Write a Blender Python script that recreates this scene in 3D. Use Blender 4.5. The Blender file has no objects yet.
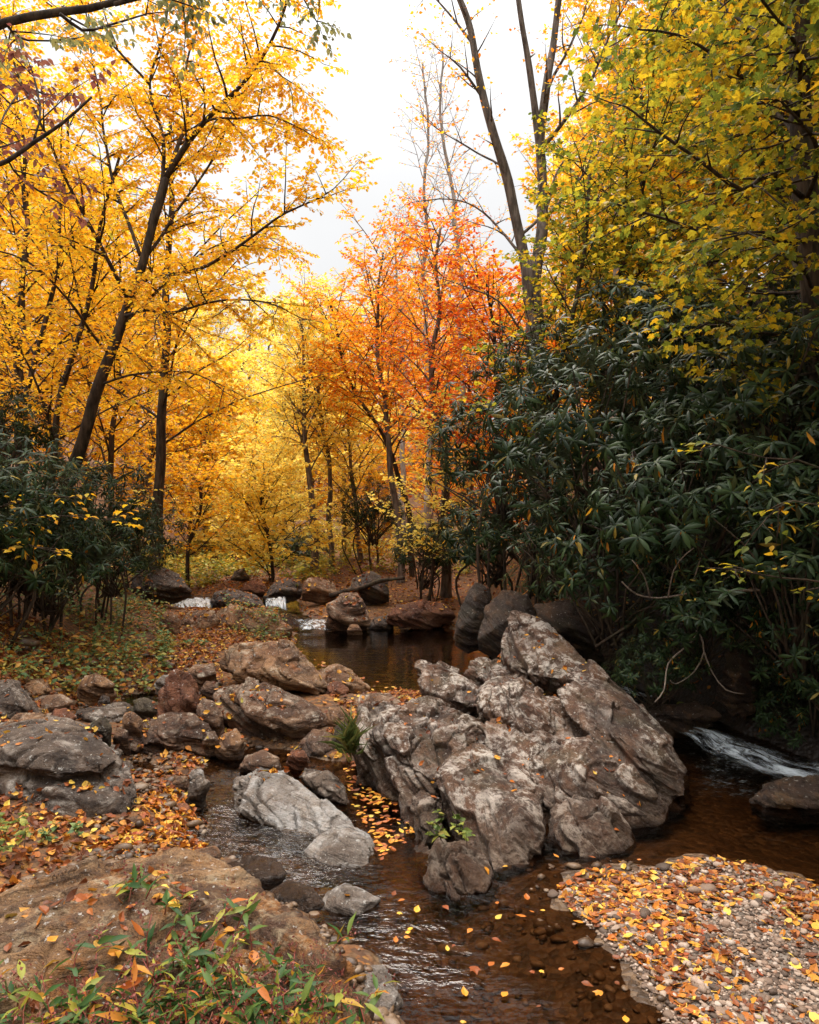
import bpy, bmesh, math, random
import numpy as np
from mathutils import Vector, Matrix
from mathutils.bvhtree import BVHTree

SC = bpy.context.scene
COL = SC.collection
CAM_H, F, CX, HY = 1.8, 700.0, 409.5, 540.0
R_ = np.random.default_rng(11)


def P(px, py, Y):
    """point seen at pixel (px, py) of the photograph, Y metres ahead"""
    return np.array([(px - CX) / F * Y, Y, CAM_H - (py - HY) / F * Y])


def G(px, py, z):
    Y = (CAM_H - z) * F / (py - HY)
    return np.array([(px - CX) / F * Y, Y])


# ------------------------------------------------------------------ noise
_pr = np.random.default_rng(5)
_PERM = _pr.permutation(256)
_PERM = np.concatenate([_PERM, _PERM, _PERM])
_VAL = _pr.uniform(-1, 1, 256)


def vnoise(p):
    i = np.floor(p).astype(np.int64)
    f = p - i
    f = f * f * (3 - 2 * f)
    i &= 255
    x, y, z = i[:, 0], i[:, 1], i[:, 2]
    out = 0
    for dx in (0, 1):
        for dy in (0, 1):
            for dz in (0, 1):
                h = _VAL[_PERM[_PERM[_PERM[(x + dx) & 255] + ((y + dy) & 255)] + ((z + dz) & 255)]]
                w = (f[:, 0] if dx else 1 - f[:, 0]) * (f[:, 1] if dy else 1 - f[:, 1]) * (f[:, 2] if dz else 1 - f[:, 2])
                out = out + h * w
    return out


def fbm(p, o=4, g=.5):
    a, s, t = 1.0, 0, 0
    for k in range(o):
        s = s + a * vnoise(p * 2.03 ** k + 17.3 * k)
        t += a
        a *= g
    return s / t


def fbm2(x, y, sc, o=4, seed=0.0):
    p = np.stack([np.ravel(x) * sc, np.ravel(y) * sc, np.full(np.size(x), seed + .37)], 1)
    return fbm(p, o).reshape(np.shape(x))


def sstep(a, b, x):
    t = np.clip((x - a) / (b - a), 0, 1)
    return t * t * (3 - 2 * t)


def hash1(k):
    return np.mod(np.sin(k * 12.9898 + 4.1) * 43758.5453, 1.0) * 2 - 1


def nrm(v):
    v = np.asarray(v, float)
    return v / np.maximum(np.linalg.norm(v, axis=-1, keepdims=True), 1e-9)


# ------------------------------------------------------------------ mesh
def mesh_from(name, V, faces, mats=(), smooth=True, mi=None):
    """faces: list of int arrays (n,k)"""
    me = bpy.data.meshes.new(name)
    V = np.asarray(V, np.float32)
    me.vertices.add(len(V))
    me.vertices.foreach_set('co', V.ravel())
    loops = np.concatenate([np.asarray(f, np.int32).ravel() for f in faces])
    tot = np.concatenate([np.full(len(f), np.shape(f)[1], np.int32) for f in faces])
    st = np.concatenate([[0], np.cumsum(tot)[:-1]]).astype(np.int32)
    me.loops.add(len(loops))
    me.polygons.add(len(tot))
    me.loops.foreach_set('vertex_index', loops)
    me.polygons.foreach_set('loop_start', st)
    me.polygons.foreach_set('loop_total', tot)
    for m in mats:
        me.materials.append(m)
    if mi is not None:
        me.polygons.foreach_set('material_index', np.asarray(mi, np.int32))
    me.polygons.foreach_set('use_smooth', np.full(len(tot), smooth, bool))
    me.update(calc_edges=True)
    return me


def link(name, me, loc=(0, 0, 0), parent=None):
    o = bpy.data.objects.new(name, me)
    COL.objects.link(o)
    o.location = loc
    if parent:
        o.parent = parent
    return o


def tag(o, label=None, cat=None, group=None, kind=None):
    if label:
        o['label'] = label
    if cat:
        o['category'] = cat
    if group:
        o['group'] = group
    if kind:
        o['kind'] = kind
    return o


def thing(name, label, cat, loc, group=None):
    return tag(link(name, None, loc), label, cat, group)


def copy_thing(src, loc, rz=0, sc=1.0, label=None, group=None):
    r = src.copy()
    COL.objects.link(r)
    r.location = loc
    r.rotation_euler = (0, 0, rz)
    r.scale = (sc, sc, sc) if np.isscalar(sc) else sc
    if label:
        r['label'] = label
    if group:
        r['group'] = group
    for ch in list(src.children):
        c = ch.copy()
        COL.objects.link(c)
        c.parent = r
    return r


class Acc:
    """collects vertices and faces, n-gons of one size per add"""

    def __init__(s):
        s.V, s.Fq, s.Ft, s.n, s.mq, s.mt = [], [], [], 0, [], []

    def add(s, V, quads=None, tris=None, mi=0):
        s.V.append(V)
        if quads is not None and len(quads):
            s.Fq.append(np.asarray(quads) + s.n)
            s.mq.append(np.full(len(quads), mi))
        if tris is not None and len(tris):
            s.Ft.append(np.asarray(tris) + s.n)
            s.mt.append(np.full(len(tris), mi))
        s.n += len(V)

    def mesh(s, name, mats, off=(0, 0, 0), smooth=True):
        V = np.concatenate(s.V) - np.asarray(off)
        f, m = [], []
        if s.Fq:
            f.append(np.concatenate(s.Fq)); m.append(np.concatenate(s.mq))
        if s.Ft:
            f.append(np.concatenate(s.Ft)); m.append(np.concatenate(s.mt))
        return mesh_from(name, V, f, mats, smooth, np.concatenate(m))


def spline(pts, step):
    pts = np.asarray(pts, float)
    Q = np.concatenate([[2 * pts[0] - pts[1]], pts, [2 * pts[-1] - pts[-2]]])
    out = []
    for i in range(1, len(Q) - 2):
        a, b, c, d = Q[i - 1], Q[i], Q[i + 1], Q[i + 2]
        n = max(2, int(np.linalg.norm(c - b) / step))
        t = np.linspace(0, 1, n, endpoint=False)[:, None]
        out.append(.5 * (2 * b + (c - a) * t + (2 * a - 5 * b + 4 * c - d) * t ** 2 + (3 * b - a - 3 * c + d) * t ** 3))
    out.append(pts[-1:])
    return np.concatenate(out)


def tube(acc, pts, rad, sides=8, lump=0.0, mi=0):
    pts = np.asarray(pts, float)
    n = len(pts)
    t = nrm(np.gradient(pts, axis=0))
    ref = np.array([0., 0., 1.]) if abs(t[0, 2]) < .8 else np.array([1., 0., 0.])
    a = np.zeros((n, 3))
    a[0] = nrm(np.cross(t[0], ref))
    for i in range(1, n):
        v = a[i - 1] - t[i] * np.dot(a[i - 1], t[i])
        a[i] = nrm(v)
    b = np.cross(t, a)
    th = np.linspace(0, 2 * np.pi, sides, endpoint=False)
    rad = np.broadcast_to(np.asarray(rad, float), (n,))
    ring = (np.cos(th)[None, :, None] * a[:, None] + np.sin(th)[None, :, None] * b[:, None])
    V = (pts[:, None] + ring * rad[:, None, None])
    if lump:
        k = vnoise(np.concatenate([V.reshape(-1, 3) * np.array([6, 6, 2.0])]))
        V = V + ring * (k.reshape(n, sides) * lump)[..., None] * rad[:, None, None]
    V = V.reshape(-1, 3)
    i = np.arange(n - 1)[:, None] * sides
    j = np.arange(sides)[None]
    q = np.stack([i + j, i + (j + 1) % sides, i + sides + (j + 1) % sides, i + sides + j], -1).reshape(-1, 4)
    tip = np.array([pts[-1] + t[-1] * rad[-1] * .8, pts[0] - t[0] * rad[0] * .3])
    k = np.arange(sides)
    e = (n - 1) * sides
    tr = np.stack([e + k, e + (k + 1) % sides, np.full(sides, n * sides)], 1)
    tr2 = np.stack([(k + 1) % sides, k, np.full(sides, n * sides + 1)], 1)
    acc.add(np.concatenate([V, tip]), q, np.concatenate([tr, tr2]), mi)


def twigs_mesh(acc, A, D, L, r):
    """many straight 3-sided tapered twigs at once"""
    n = len(A)
    if not n:
        return
    s = nrm(np.cross(D, np.array([.13, .27, .95])))
    u = np.cross(s, D)
    th = np.array([0, 2.094, 4.189])
    ring = np.cos(th)[None, :, None] * s[:, None] + np.sin(th)[None, :, None] * u[:, None]
    r = np.broadcast_to(r, (n,))[:, None, None]
    V0 = A[:, None] + ring * r
    V1 = (A + D * L[:, None])[:, None] + ring * r * .4
    V = np.concatenate([V0, V1], 1).reshape(-1, 3)
    b = np.arange(n)[:, None] * 6
    q = np.concatenate([b + np.array([[0, 1, 4, 3]]), b + np.array([[1, 2, 5, 4]]), b + np.array([[2, 0, 3, 5]])])
    acc.add(V, q)


# leaf templates: (verts (x side, y along, z up), tris/quads)
T_DIAMOND = (np.array([[0, 0, 0], [-.3, .45, .06], [0, 1, -.06], [.3, .45, .06]]), [], [[0, 2, 1], [0, 3, 2]])
T_OVATE = (np.array([[0, 0, 0], [-.25, .22, .05], [-.3, .5, .07], [0, 1, -.10], [.3, .5, .07], [.25, .22, .05], [0, .28, 0], [0, .6, 0]]),
           [[1, 6, 7, 2], [6, 5, 4, 7]], [[0, 6, 1], [0, 5, 6], [2, 7, 3], [7, 4, 3]])
T_CURL = (np.array([[0, 0, 0], [-.24, .2, .10], [-.27, .55, .16], [0, 1, .22], [.3, .5, .02], [.22, .2, .0], [0, .28, 0], [.02, .6, .02]]),
          [[1, 6, 7, 2], [6, 5, 4, 7]], [[0, 6, 1], [0, 5, 6], [2, 7, 3], [7, 4, 3]])
_ml = [(0, 0, 0), (-.2, .02, 0), (-.40, .12, -.05), (-.34, .30, .03), (-.50, .56, -.09), (-.22, .66, .03), (.03, 1, -.14),
       (.24, .63, .05), (.46, .60, -.03), (.35, .32, .05), (.42, .16, .02), (.18, .0, 0), (0, .38, -.02)]
T_MAPLE = (np.array(_ml, float), [], [[k, 12, (k + 1) % 12] for k in range(12)])
T_LANCE = (np.array([[0, 0, 0], [-.11, .25, .03], [-.12, .55, .02], [0, 1, -.16], [.12, .55, .02], [.11, .25, .03], [0, .27, -.005], [0, .6, -.03]]),
           [[1, 6, 7, 2], [6, 5, 4, 7]], [[0, 6, 1], [0, 5, 6], [2, 7, 3], [7, 4, 3]])
T_RHODO = (np.array([[0, 0, 0], [-.09, .3, .0], [-.115, .65, -.07], [0, 1, -.22], [.115, .65, -.07], [.09, .3, .0], [0, .3, .045], [0, .67, -.02]]),
           [[1, 6, 7, 2], [6, 5, 4, 7]], [[0, 6, 1], [0, 5, 6], [2, 7, 3], [7, 4, 3]])


def leaves(acc, pos, d, n, size, tmpl, mi=0):
    N = len(pos)
    if not N:
        return
    tv, tq, tt = tmpl
    d = nrm(d)
    s = nrm(np.cross(d, n))
    n = np.cross(s, d)
    size = np.broadcast_to(size, (N,))[:, None, None]
    V = pos[:, None] + size * (tv[None, :, 0:1] * s[:, None] + tv[None, :, 1:2] * d[:, None] + tv[None, :, 2:3] * n[:, None])
    b = np.arange(N)[:, None, None] * len(tv)
    q = (b + np.array(tq)[None]).reshape(-1, 4) if len(tq) else None
    t = (b + np.array(tt)[None]).reshape(-1, 3) if len(tt) else None
    acc.add(V.reshape(-1, 3), q, t, mi)


# ------------------------------------------------------------------ materials
class NT:
    def __init__(s, name):
        s.m = bpy.data.materials.new(name)
        s.m.use_nodes = True
        s.t = s.m.node_tree
        s.t.nodes.clear()

    def n(s, typ, ins=None, **kw):
        nd = s.t.nodes.new(typ)
        for k, v in kw.items():
            setattr(nd, k, v)
        for k, v in (ins or {}).items():
            s.set(nd.inputs[k], v)
        return nd

    def set(s, sock, v):
        if isinstance(v, bpy.types.NodeSocket):
            s.t.links.new(v, sock)
        else:
            sock.default_value = v

    def noise(s, vec, scale, detail=4, rough=.55, dist=0.0):
        return s.n('ShaderNodeTexNoise', {'Vector': vec, 'Scale': scale, 'Detail': detail, 'Roughness': rough, 'Distortion': dist}).outputs['Fac']

    def ramp(s, fac, stops, interp='LINEAR'):
        r = s.n('ShaderNodeValToRGB', {'Fac': fac})
        cr = r.color_ramp
        cr.interpolation = interp
        while len(cr.elements) < len(stops):
            cr.elements.new(.5)
        for e, (p, c) in zip(cr.elements, stops):
            e.position = p
            e.color = (c, c, c, 1) if np.isscalar(c) else tuple(c) + (1,)
        return r.outputs['Color']

    def mix(s, fac, a, b, blend='MIX'):
        m = s.n('ShaderNodeMix', data_type='RGBA', blend_type=blend)
        c = lambda v: v if isinstance(v, bpy.types.NodeSocket) or len(v) == 4 else tuple(v) + (1,)
        s.set(m.inputs[0], fac); s.set(m.inputs[6], c(a)); s.set(m.inputs[7], c(b))
        return m.outputs[2]

    def math(s, op, a, b=0.0, clamp=False):
        m = s.n('ShaderNodeMath', operation=op, use_clamp=clamp)
        s.set(m.inputs[0], a); s.set(m.inputs[1], b)
        return m.outputs[0]

    def rng(s, v, a, b, c=0.0, d=1.0):
        m = s.n('ShaderNodeMapRange', {'Value': v, 'From Min': a, 'From Max': b, 'To Min': c, 'To Max': d}, interpolation_type='SMOOTHSTEP')
        return m.outputs[0]

    def out(s, sh, disp=None):
        o = s.n('ShaderNodeOutputMaterial', {'Surface': sh})
        return s.m


def leaf_mat(name, stops, transl=.5, rough=.5, spec=.25, nscale=.5, nshift=.35, sat=1.0):
    t = NT(name)
    g = t.n('ShaderNodeNewGeometry')
    tc = t.n('ShaderNodeTexCoord').outputs['Object']
    nz = t.noise(tc, nscale, 3)
    f = t.math('ADD', t.math('MULTIPLY', g.outputs['Random Per Island'], 1 - nshift * .5),
               t.math('MULTIPLY', t.math('SUBTRACT', nz, .5), nshift * 2.0))
    f = t.math('ADD', f, nshift * .3, clamp=True)
    c = t.ramp(f, stops)
    # blotches inside a leaf
    bl = t.noise(tc, 60, 2)
    c = t.mix(t.rng(bl, .5, .75, 0, .35), c, t.mix(.6, c, (.25, .10, .02)))
    p = t.n('ShaderNodeBsdfPrincipled', {'Base Color': c, 'Roughness': rough, 'Specular IOR Level': spec})
    tr = t.n('ShaderNodeBsdfTranslucent', {'Color': c})
    mx = t.n('ShaderNodeMixShader', {0: transl, 1: p.outputs[0], 2: tr.outputs[0]})
    return t.out(mx.outputs[0])


def bark_mat(name, c0, c1, scale=14):
    t = NT(name)
    tc = t.n('ShaderNodeTexCoord').outputs['Object']
    mp = t.n('ShaderNodeMapping', {'Vector': tc, 'Scale': (1, 1, .22)}).outputs[0]
    n1 = t.noise(mp, scale, 6, .65)
    n2 = t.noise(tc, 2.2, 3)
    c = t.mix(t.rng(n1, .35, .68), c0, c1)
    c = t.mix(t.rng(n2, .55, .72, 0, .35), c, (.07, .075, .04))
    b = t.n('ShaderNodeBump', {'Height': n1, 'Strength': .8, 'Distance': .02}).outputs[0]
    p = t.n('ShaderNodeBsdfPrincipled', {'Base Color': c, 'Roughness': .9, 'Specular IOR Level': .2, 'Normal': b})
    return t.out(p.outputs[0])


def rock_mat(name, cols, lichen=(.42, .39, .35), lich=(.50, .62), stain=(.16, .075, .03), stain_amt=.6, wet=(-.05, .16),
             strata=(0.5, -.35, .79), band=.6, moss=0.0, rough=.8):
    t = NT(name)
    tc = t.n('ShaderNodeTexCoord').outputs['Object']
    g = t.n('ShaderNodeNewGeometry')
    nz = t.n('ShaderNodeSeparateXYZ', {0: g.outputs['Normal']}).outputs[2]
    pz = t.n('ShaderNodeSeparateXYZ', {0: g.outputs['Position']}).outputs[2]
    q = Vector(strata).rotation_difference(Vector((0, 0, 1))).to_euler()
    al = t.n('ShaderNodeMapping', {'Vector': tc, 'Rotation': q}).outputs[0]
    st = t.n('ShaderNodeMapping', {'Vector': al, 'Scale': (1, 1, 9)}).outputs[0]
    tn = t.n('ShaderNodeAttribute', attribute_name='tone').outputs['Fac']
    big_ = t.noise(tc, 1.7, 4, .6)
    n1 = t.noise(tc, 2.6, 7, .6)
    c = t.ramp(n1, [(.30, cols[0]), (.48, cols[1]), (.68, cols[2])])
    nb = t.noise(st, 2.4, 6, .62, .6)
    c = t.mix(t.rng(nb, .42, .60, 0, band), c, t.mix(.85, c, cols[3]))
    c = t.mix(t.rng(tn, -.75, .75), t.mix(1, c, (.62, .55, .50), 'MULTIPLY'), t.mix(1, c, (1.32, 1.28, 1.24), 'MULTIPLY'))
    gr_ = t.noise(tc, 130, 4, .7)
    c = t.mix(t.rng(gr_, .38, .62), t.mix(1, c, (.66, .62, .6), 'MULTIPLY'), t.mix(1, c, (1.16, 1.15, 1.14), 'MULTIPLY'))
    n2 = t.noise(tc, 6.5, 8, .68)
    c = t.mix(t.math('MULTIPLY', t.rng(n2, .5, .68), stain_amt), c, stain)
    # lichen and weathered skin, thicker on upward faces; also paints lit tops
    n3 = t.math('ADD', t.math('MULTIPLY', t.noise(tc, 6.0, 10, .75, .6), .7), t.math('MULTIPLY', t.noise(tc, 27, 6, .7), .3))
    up = t.rng(nz, .0, .72, .10, 1)
    lm_ = t.math('MULTIPLY', t.rng(tn, -.7, .5, .15, 1), t.rng(big_, .36, .56, .25, 1))
    c = t.mix(t.math('MULTIPLY', t.math('MULTIPLY', t.rng(n3, lich[0], lich[1], 0, .95), up), lm_), c, lichen)
    sp = t.noise(tc, 55, 3, .6)
    c = t.mix(t.rng(sp, .56, .66, 0, .7), c, t.mix(.7, c, (.035, .026, .022)))
    sp2 = t.noise(tc, 38, 3, .6)
    c = t.mix(t.math('MULTIPLY', t.rng(sp2, .63, .70, 0, .6), up), c, (.55, .52, .47))
    if moss:
        n5 = t.noise(tc, 4.0, 6, .65)
        c = t.mix(t.math('MULTIPLY', t.rng(n5, .48, .62), moss), c, (.07, .075, .018))
    wn = t.noise(tc, 9, 4)
    wz = t.math('ADD', pz, t.math('MULTIPLY', t.math('SUBTRACT', wn, .5), -.22))
    w = t.rng(wz, wet[0], wet[1], 1, 0)
    c = t.mix(t.math('MULTIPLY', w, .82), c, t.mix(.55, t.mix(1, c, (.45, .30, .18), 'MULTIPLY'), (.045, .024, .011)))  # waterline damp, drawn high on the outcrop to paint its shaded sides
    n4 = t.noise(tc, 26, 9, .7)
    sf = t.n('ShaderNodeMapping', {'Vector': al, 'Scale': (1.6, 1.6, 26)}).outputs[0]
    nf = t.noise(sf, 2.0, 5, .7, .8)
    h = t.math('ADD', t.math('MULTIPLY', nb, 1.1), t.math('MULTIPLY', n4, .6))
    h = t.math('ADD', h, t.math('MULTIPLY', nf, .55))
    h = t.math('ADD', h, t.math('MULTIPLY', gr_, .10))
    h = t.math('ADD', h, t.math('MULTIPLY', n3, .5))
    b = t.n('ShaderNodeBump', {'Height': h, 'Strength': 1.0, 'Distance': .05}).outputs[0]
    rg = t.math('SUBTRACT', rough, t.math('MULTIPLY', w, .42))
    p = t.n('ShaderNodeBsdfPrincipled', {'Base Color': c, 'Roughness': rg, 'Specular IOR Level': .35, 'Normal': b})
    return t.out(p.outputs[0])
# ================================================================== water levels and terrain
def poly_ground(pts, z):
    return np.array([G(x, y, z) for x, y in pts])


GRAVEL = poly_ground([(572, 898), (650, 876), (712, 868), (774, 882), (830, 903), (1000, 930), (1000, 1300), (705, 1300), (675, 1010), (640, 958), (598, 915)], .03)
LOWER = poly_ground([(400, 1500), (400, 1024), (393, 975), (345, 958), (300, 915), (240, 885), (195, 850), (185, 805), (200, 775), (250, 762),
                     (330, 772), (380, 768), (470, 760), (560, 722), (610, 700), (650, 690), (700, 700), (745, 716), (819, 728), (1050, 745),
                     (1050, 960), (900, 915), (819, 892), (766, 874), (704, 862), (645, 872), (576, 894), (600, 922), (640, 960), (668, 1000), (690, 1060), (700, 1500)], 0.0)
POOL = poly_ground([(292, 640), (302, 633), (330, 629), (385, 628), (445, 630), (478, 640), (520, 660), (620, 672), (700, 690), (712, 704), (640, 700), (560, 708), (480, 706),
                    (415, 692), (370, 694), (345, 688), (322, 674), (296, 655)], .25)
CHUTE = poly_ground([(262, 606), (292, 606), (312, 622), (330, 629), (300, 634), (276, 622)], .34)
UPPER = poly_ground([(160, 606), (222, 606), (262, 606), (292, 605), (300, 597), (260, 593), (200, 595), (150, 600)], .62)
POOLETS = [poly_ground(p, .16) for p in ([(108, 706), (122, 696), (160, 694), (168, 704), (150, 716), (118, 718)],
                                         [(120, 762), (150, 756), (172, 764), (160, 776), (128, 774)])]
POLYS = [LOWER, POOL, CHUTE, UPPER] + POOLETS

_lv = [(450, 1024, 0), (500, 930, 0), (650, 850, 0), (800, 850, 0), (380, 830, 0), (560, 760, 0), (420, 790, 0.0), (300, 900, .015), (270, 820, .05), (215, 790, .10), (240, 765, .13),
       (790, 775, .0), (720, 752, .04), (690, 735, .10), (819, 735, .12), (660, 700, .2), (600, 685, .25), (520, 670, .25), (400, 660, .25), (350, 640, .25), (460, 690, .25), (320, 680, .25),
       (310, 630, .25), (285, 618, .36), (277, 612, .42), (275, 605, .62), (190, 602, .62), (240, 598, .62), (140, 705, .16), (145, 766, .15),
       (60, 740, .16), (60, 690, .22), (200, 660, .24), (240, 700, .2), (150, 900, .1), (700, 960, 0), (819, 1024, 0)]
_lvp = np.array([G(a, b, c) for a, b, c in _lv])
_lvz = np.array([c for _, _, c in _lv])


def water_level(x, y):
    s, wsum = 0, 0
    for (px, py), z in zip(_lvp, _lvz):
        sc = 1.0 / (0.03 + .06 * py)
        w = 1.0 / ((((x - px) ** 2 + (y - py) ** 2) * sc * sc) ** 1.6 + 1e-3)
        s = s + w * z
        wsum = wsum + w
    z = s / wsum
    far = np.maximum(0, y - 15.5)
    return z * (1 - sstep(15, 22, y)) + sstep(15, 22, y) * .62 + far * .035


def sd_poly(x, y, poly):
    d = np.full(x.shape, 1e9)
    ins = np.zeros(x.shape, bool)
    n = len(poly)
    for i in range(n):
        a, b = poly[i], poly[(i + 1) % n]
        e = b - a
        t = np.clip(((x - a[0]) * e[0] + (y - a[1]) * e[1]) / (e @ e), 0, 1)
        d = np.minimum(d, np.hypot(x - a[0] - t * e[0], y - a[1] - t * e[1]))
        c = (a[1] > y) != (b[1] > y)
        with np.errstate(divide='ignore', invalid='ignore'):
            xi = (b[0] - a[0]) * (y - a[1]) / (b[1] - a[1]) + a[0]
        ins ^= c & (x < xi)
    return np.where(ins, -d, d)


LEFT_Y = [-9, 0, 3, 5, 7, 9, 12, 15, 20, 40, 400]
LEFT_X = [-4.5, -3.2, -2.5, -2.7, -3.1, -3.5, -4.1, -4.6, -6.5, -16, -160]
RIGHT_Y = [-9, 0, 3, 4.5, 6.2, 7.2, 8.5, 10, 13, 16, 20, 40, 400]
RIGHT_X = [5, 4.2, 3.6, 3.4, 2.75, 2.35, 1.7, 1.25, 1.1, 1.3, 3.2, 9, 120]


def terrain(x, y, detail=True):
    x = np.asarray(x, float); y = np.asarray(y, float)
    w = water_level(x, y)
    sd = np.full(x.shape, 1e9)
    for p in POLYS:
        sd = np.minimum(sd, sd_poly(x, y, p))
    if detail:
        sd = sd + .11 * fbm2(x, y, 3.0, 3, 3.1) + .07 * fbm2(x, y, 9, 2, 8.0)
    out = np.where(sd > 0, .02 + .20 * (1 - np.exp(-np.maximum(sd, 0) / .75)), 0)
    gb = sstep(.25, -.1, sd_poly(x, y, GRAVEL))
    out = out * (1 - .80 * gb)
    gw = sstep(1.0, .1, sd_poly(x, y, GRAVEL))
    inn = np.where(sd <= 0, -.20 * (1 - np.exp(np.minimum(sd, 0) / (.28 + .75 * gw))) + .02, 0)
    h = w + out + inn
    lx = np.interp(y, LEFT_Y, LEFT_X); rx = np.interp(y, RIGHT_Y, RIGHT_X)
    L = np.maximum(0, lx - x)
    R = np.maximum(0, x - rx)
    h = h + .42 * L ** 1.12 * np.minimum(1, 25 / (L + 12))
    h = h + (.95 * R ** 1.05) * np.minimum(1, 16 / (R + 8))
    h = h + np.where(y > 19, .045 * (y - 19), 0) + np.where(y > 42, .26 * (y - 42), 0) * np.minimum(1, 90 / (np.maximum(y, 1) + 30))
    if detail:
        far = sstep(10, 40, y)
        bank = sstep(-.05, .3, sd)
        h = h + bank * (.05 * fbm2(x, y, 1.4, 4) + .018 * fbm2(x, y, 7, 3, 5.)) + far * .8 * fbm2(x, y, .12, 4, 2.0)
        h = h + (1 - bank) * .035 * fbm2(x, y, 5, 4, 9.0)
    return h, w, sd


rows = np.concatenate([np.linspace(-9, 1.1, 18), np.geomspace(1.2, 190, 430)])
cols = np.linspace(-1, 1, 330)
cols = np.sign(cols) * (np.abs(cols) * .75 + .25 * np.abs(cols) ** 3)
GY = np.repeat(rows[:, None], len(cols), 1)
GX = cols[None] * (np.maximum(GY, 1.2) * .92 + 2.2)
GH, GW, GS = terrain(GX, GY)
NR, NC = GX.shape
gi = np.arange(NR * NC).reshape(NR, NC)
GQ = np.stack([gi[:-1, :-1], gi[:-1, 1:], gi[1:, 1:], gi[1:, :-1]], -1).reshape(-1, 4)


def ground_mat():
    t = NT('forest_floor')
    g = t.n('ShaderNodeNewGeometry').outputs['Position']
    a = t.n('ShaderNodeAttribute', attribute_name='bed').outputs['Fac']
    gr = t.n('ShaderNodeAttribute', attribute_name='gravel').outputs['Fac']
    n1 = t.noise(g, 1.3, 6); n2 = t.noise(g, 14, 5, .65)
    vo = t.n('ShaderNodeTexVoronoi', {'Vector': g, 'Scale': 30.0, 'Randomness': 1.0})
    vs = t.n('ShaderNodeSeparateColor', {0: vo.outputs['Color']}).outputs[0]
    lit = t.ramp(vs, [(0, (.07, .03, .013)), (.3, (.13, .05, .015)), (.55, (.19, .072, .018)), (.75, (.11, .055, .024)), (.92, (.25, .115, .025))], 'CONSTANT')
    soil = t.mix(t.rng(n2, .35, .7), (.035, .022, .013), (.10, .058, .03))
    c = t.mix(t.rng(n1, .36, .5, .45, .95), soil, lit)
    vb = t.n('ShaderNodeTexVoronoi', {'Vector': g, 'Scale': 26.0})
    vbs = t.n('ShaderNodeSeparateColor', {0: vb.outputs['Color']}).outputs[1]
    n5 = t.noise(g, 3.2, 4)
    bed = t.ramp(t.math('ADD', t.math('MULTIPLY', vbs, .5), t.math('MULTIPLY', n5, .5)), [(.2, (.030, .017, .009)), (.45, (.066, .036, .018)), (.65, (.105, .060, .030)), (.85, (.16, .10, .055))])
    c = t.mix(a, c, bed)
    grc = t.ramp(vbs, [(.1, (.08, .06, .045)), (.5, (.14, .105, .08)), (.9, (.19, .15, .12))])
    c = t.mix(gr, c, grc)
    hollow_shade = t.n('ShaderNodeAttribute', attribute_name='hollow_shade').outputs['Fac']
    c = t.mix(hollow_shade, c, t.mix(n2, (.008, .005, .004), (.026, .017, .011)))  # bare soil coloured near black to stand for shade in the hollow
    hb = t.math('ADD', t.math('MULTIPLY', vb.outputs['Distance'], -.7), t.math('MULTIPLY', n2, 1.0))
    b = t.n('ShaderNodeBump', {'Height': hb, 'Strength': .8, 'Distance': .03}).outputs[0]
    p = t.n('ShaderNodeBsdfPrincipled', {'Base Color': c, 'Roughness': t.math('SUBTRACT', .85, t.math('MULTIPLY', a, .35)), 'Normal': b, 'Specular IOR Level': .3})
    return t.out(p.outputs[0])


gsd = sd_poly(GX, GY, GRAVEL)
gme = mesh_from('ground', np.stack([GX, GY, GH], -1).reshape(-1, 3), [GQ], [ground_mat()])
at = gme.attributes.new('bed', 'FLOAT', 'POINT')
at.data.foreach_set('value', sstep(.06, -.04, GS).ravel().astype(np.float32))
at = gme.attributes.new('gravel', 'FLOAT', 'POINT')
at.data.foreach_set('value', sstep(.05, -.1, gsd).ravel().astype(np.float32))
HOLLOW_SHADE = poly_ground([(560, 640), (640, 620), (760, 610), (1000, 600), (1100, 760), (819, 740), (720, 722), (640, 700), (590, 690)], .3)  # hollow under the right bank whose shade is painted on the ground
at = gme.attributes.new('hollow_shade', 'FLOAT', 'POINT')
at.data.foreach_set('value', sstep(.25, -.25, sd_poly(GX, GY, HOLLOW_SHADE) + .3 * fbm2(GX, GY, 2.0, 3, 6.0)).ravel().astype(np.float32))
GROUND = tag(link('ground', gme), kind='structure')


def water_mat(name, tint, rough, scl, strength, flow=(1, 1, 1), edge=None):
    t = NT(name)
    g = t.n('ShaderNodeNewGeometry').outputs['Position']
    mp = t.n('ShaderNodeMapping', {'Vector': g, 'Rotation': (0, 0, math.radians(flow[2])), 'Scale': (flow[0], flow[1], 1)}).outputs[0]
    n1 = t.noise(mp, scl, 3, .55, .8)
    n2 = t.noise(mp, scl * 3.1, 2, .5, .4)
    amp = t.n('ShaderNodeAttribute', attribute_name='rough').outputs['Fac']
    h = t.math('ADD', n1, t.math('MULTIPLY', n2, .35))
    b = t.n('ShaderNodeBump', {'Height': h, 'Strength': t.math('MULTIPLY', amp, strength), 'Distance': .05}).outputs[0]
    fr = t.n('ShaderNodeFresnel', {'IOR': 1.33, 'Normal': b}).outputs[0]
    tr = t.n('ShaderNodeBsdfTransparent', {'Color': tint + (1,)})
    gl = t.n('ShaderNodeBsdfGlossy', {'Color': (1, 1, 1, 1), 'Roughness': rough, 'Normal': b})
    mx = t.n('ShaderNodeMixShader', {0: t.math('MULTIPLY', fr, 1.0, clamp=True), 1: tr.outputs[0], 2: gl.outputs[0]})
    return t.out(mx.outputs[0])


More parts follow.
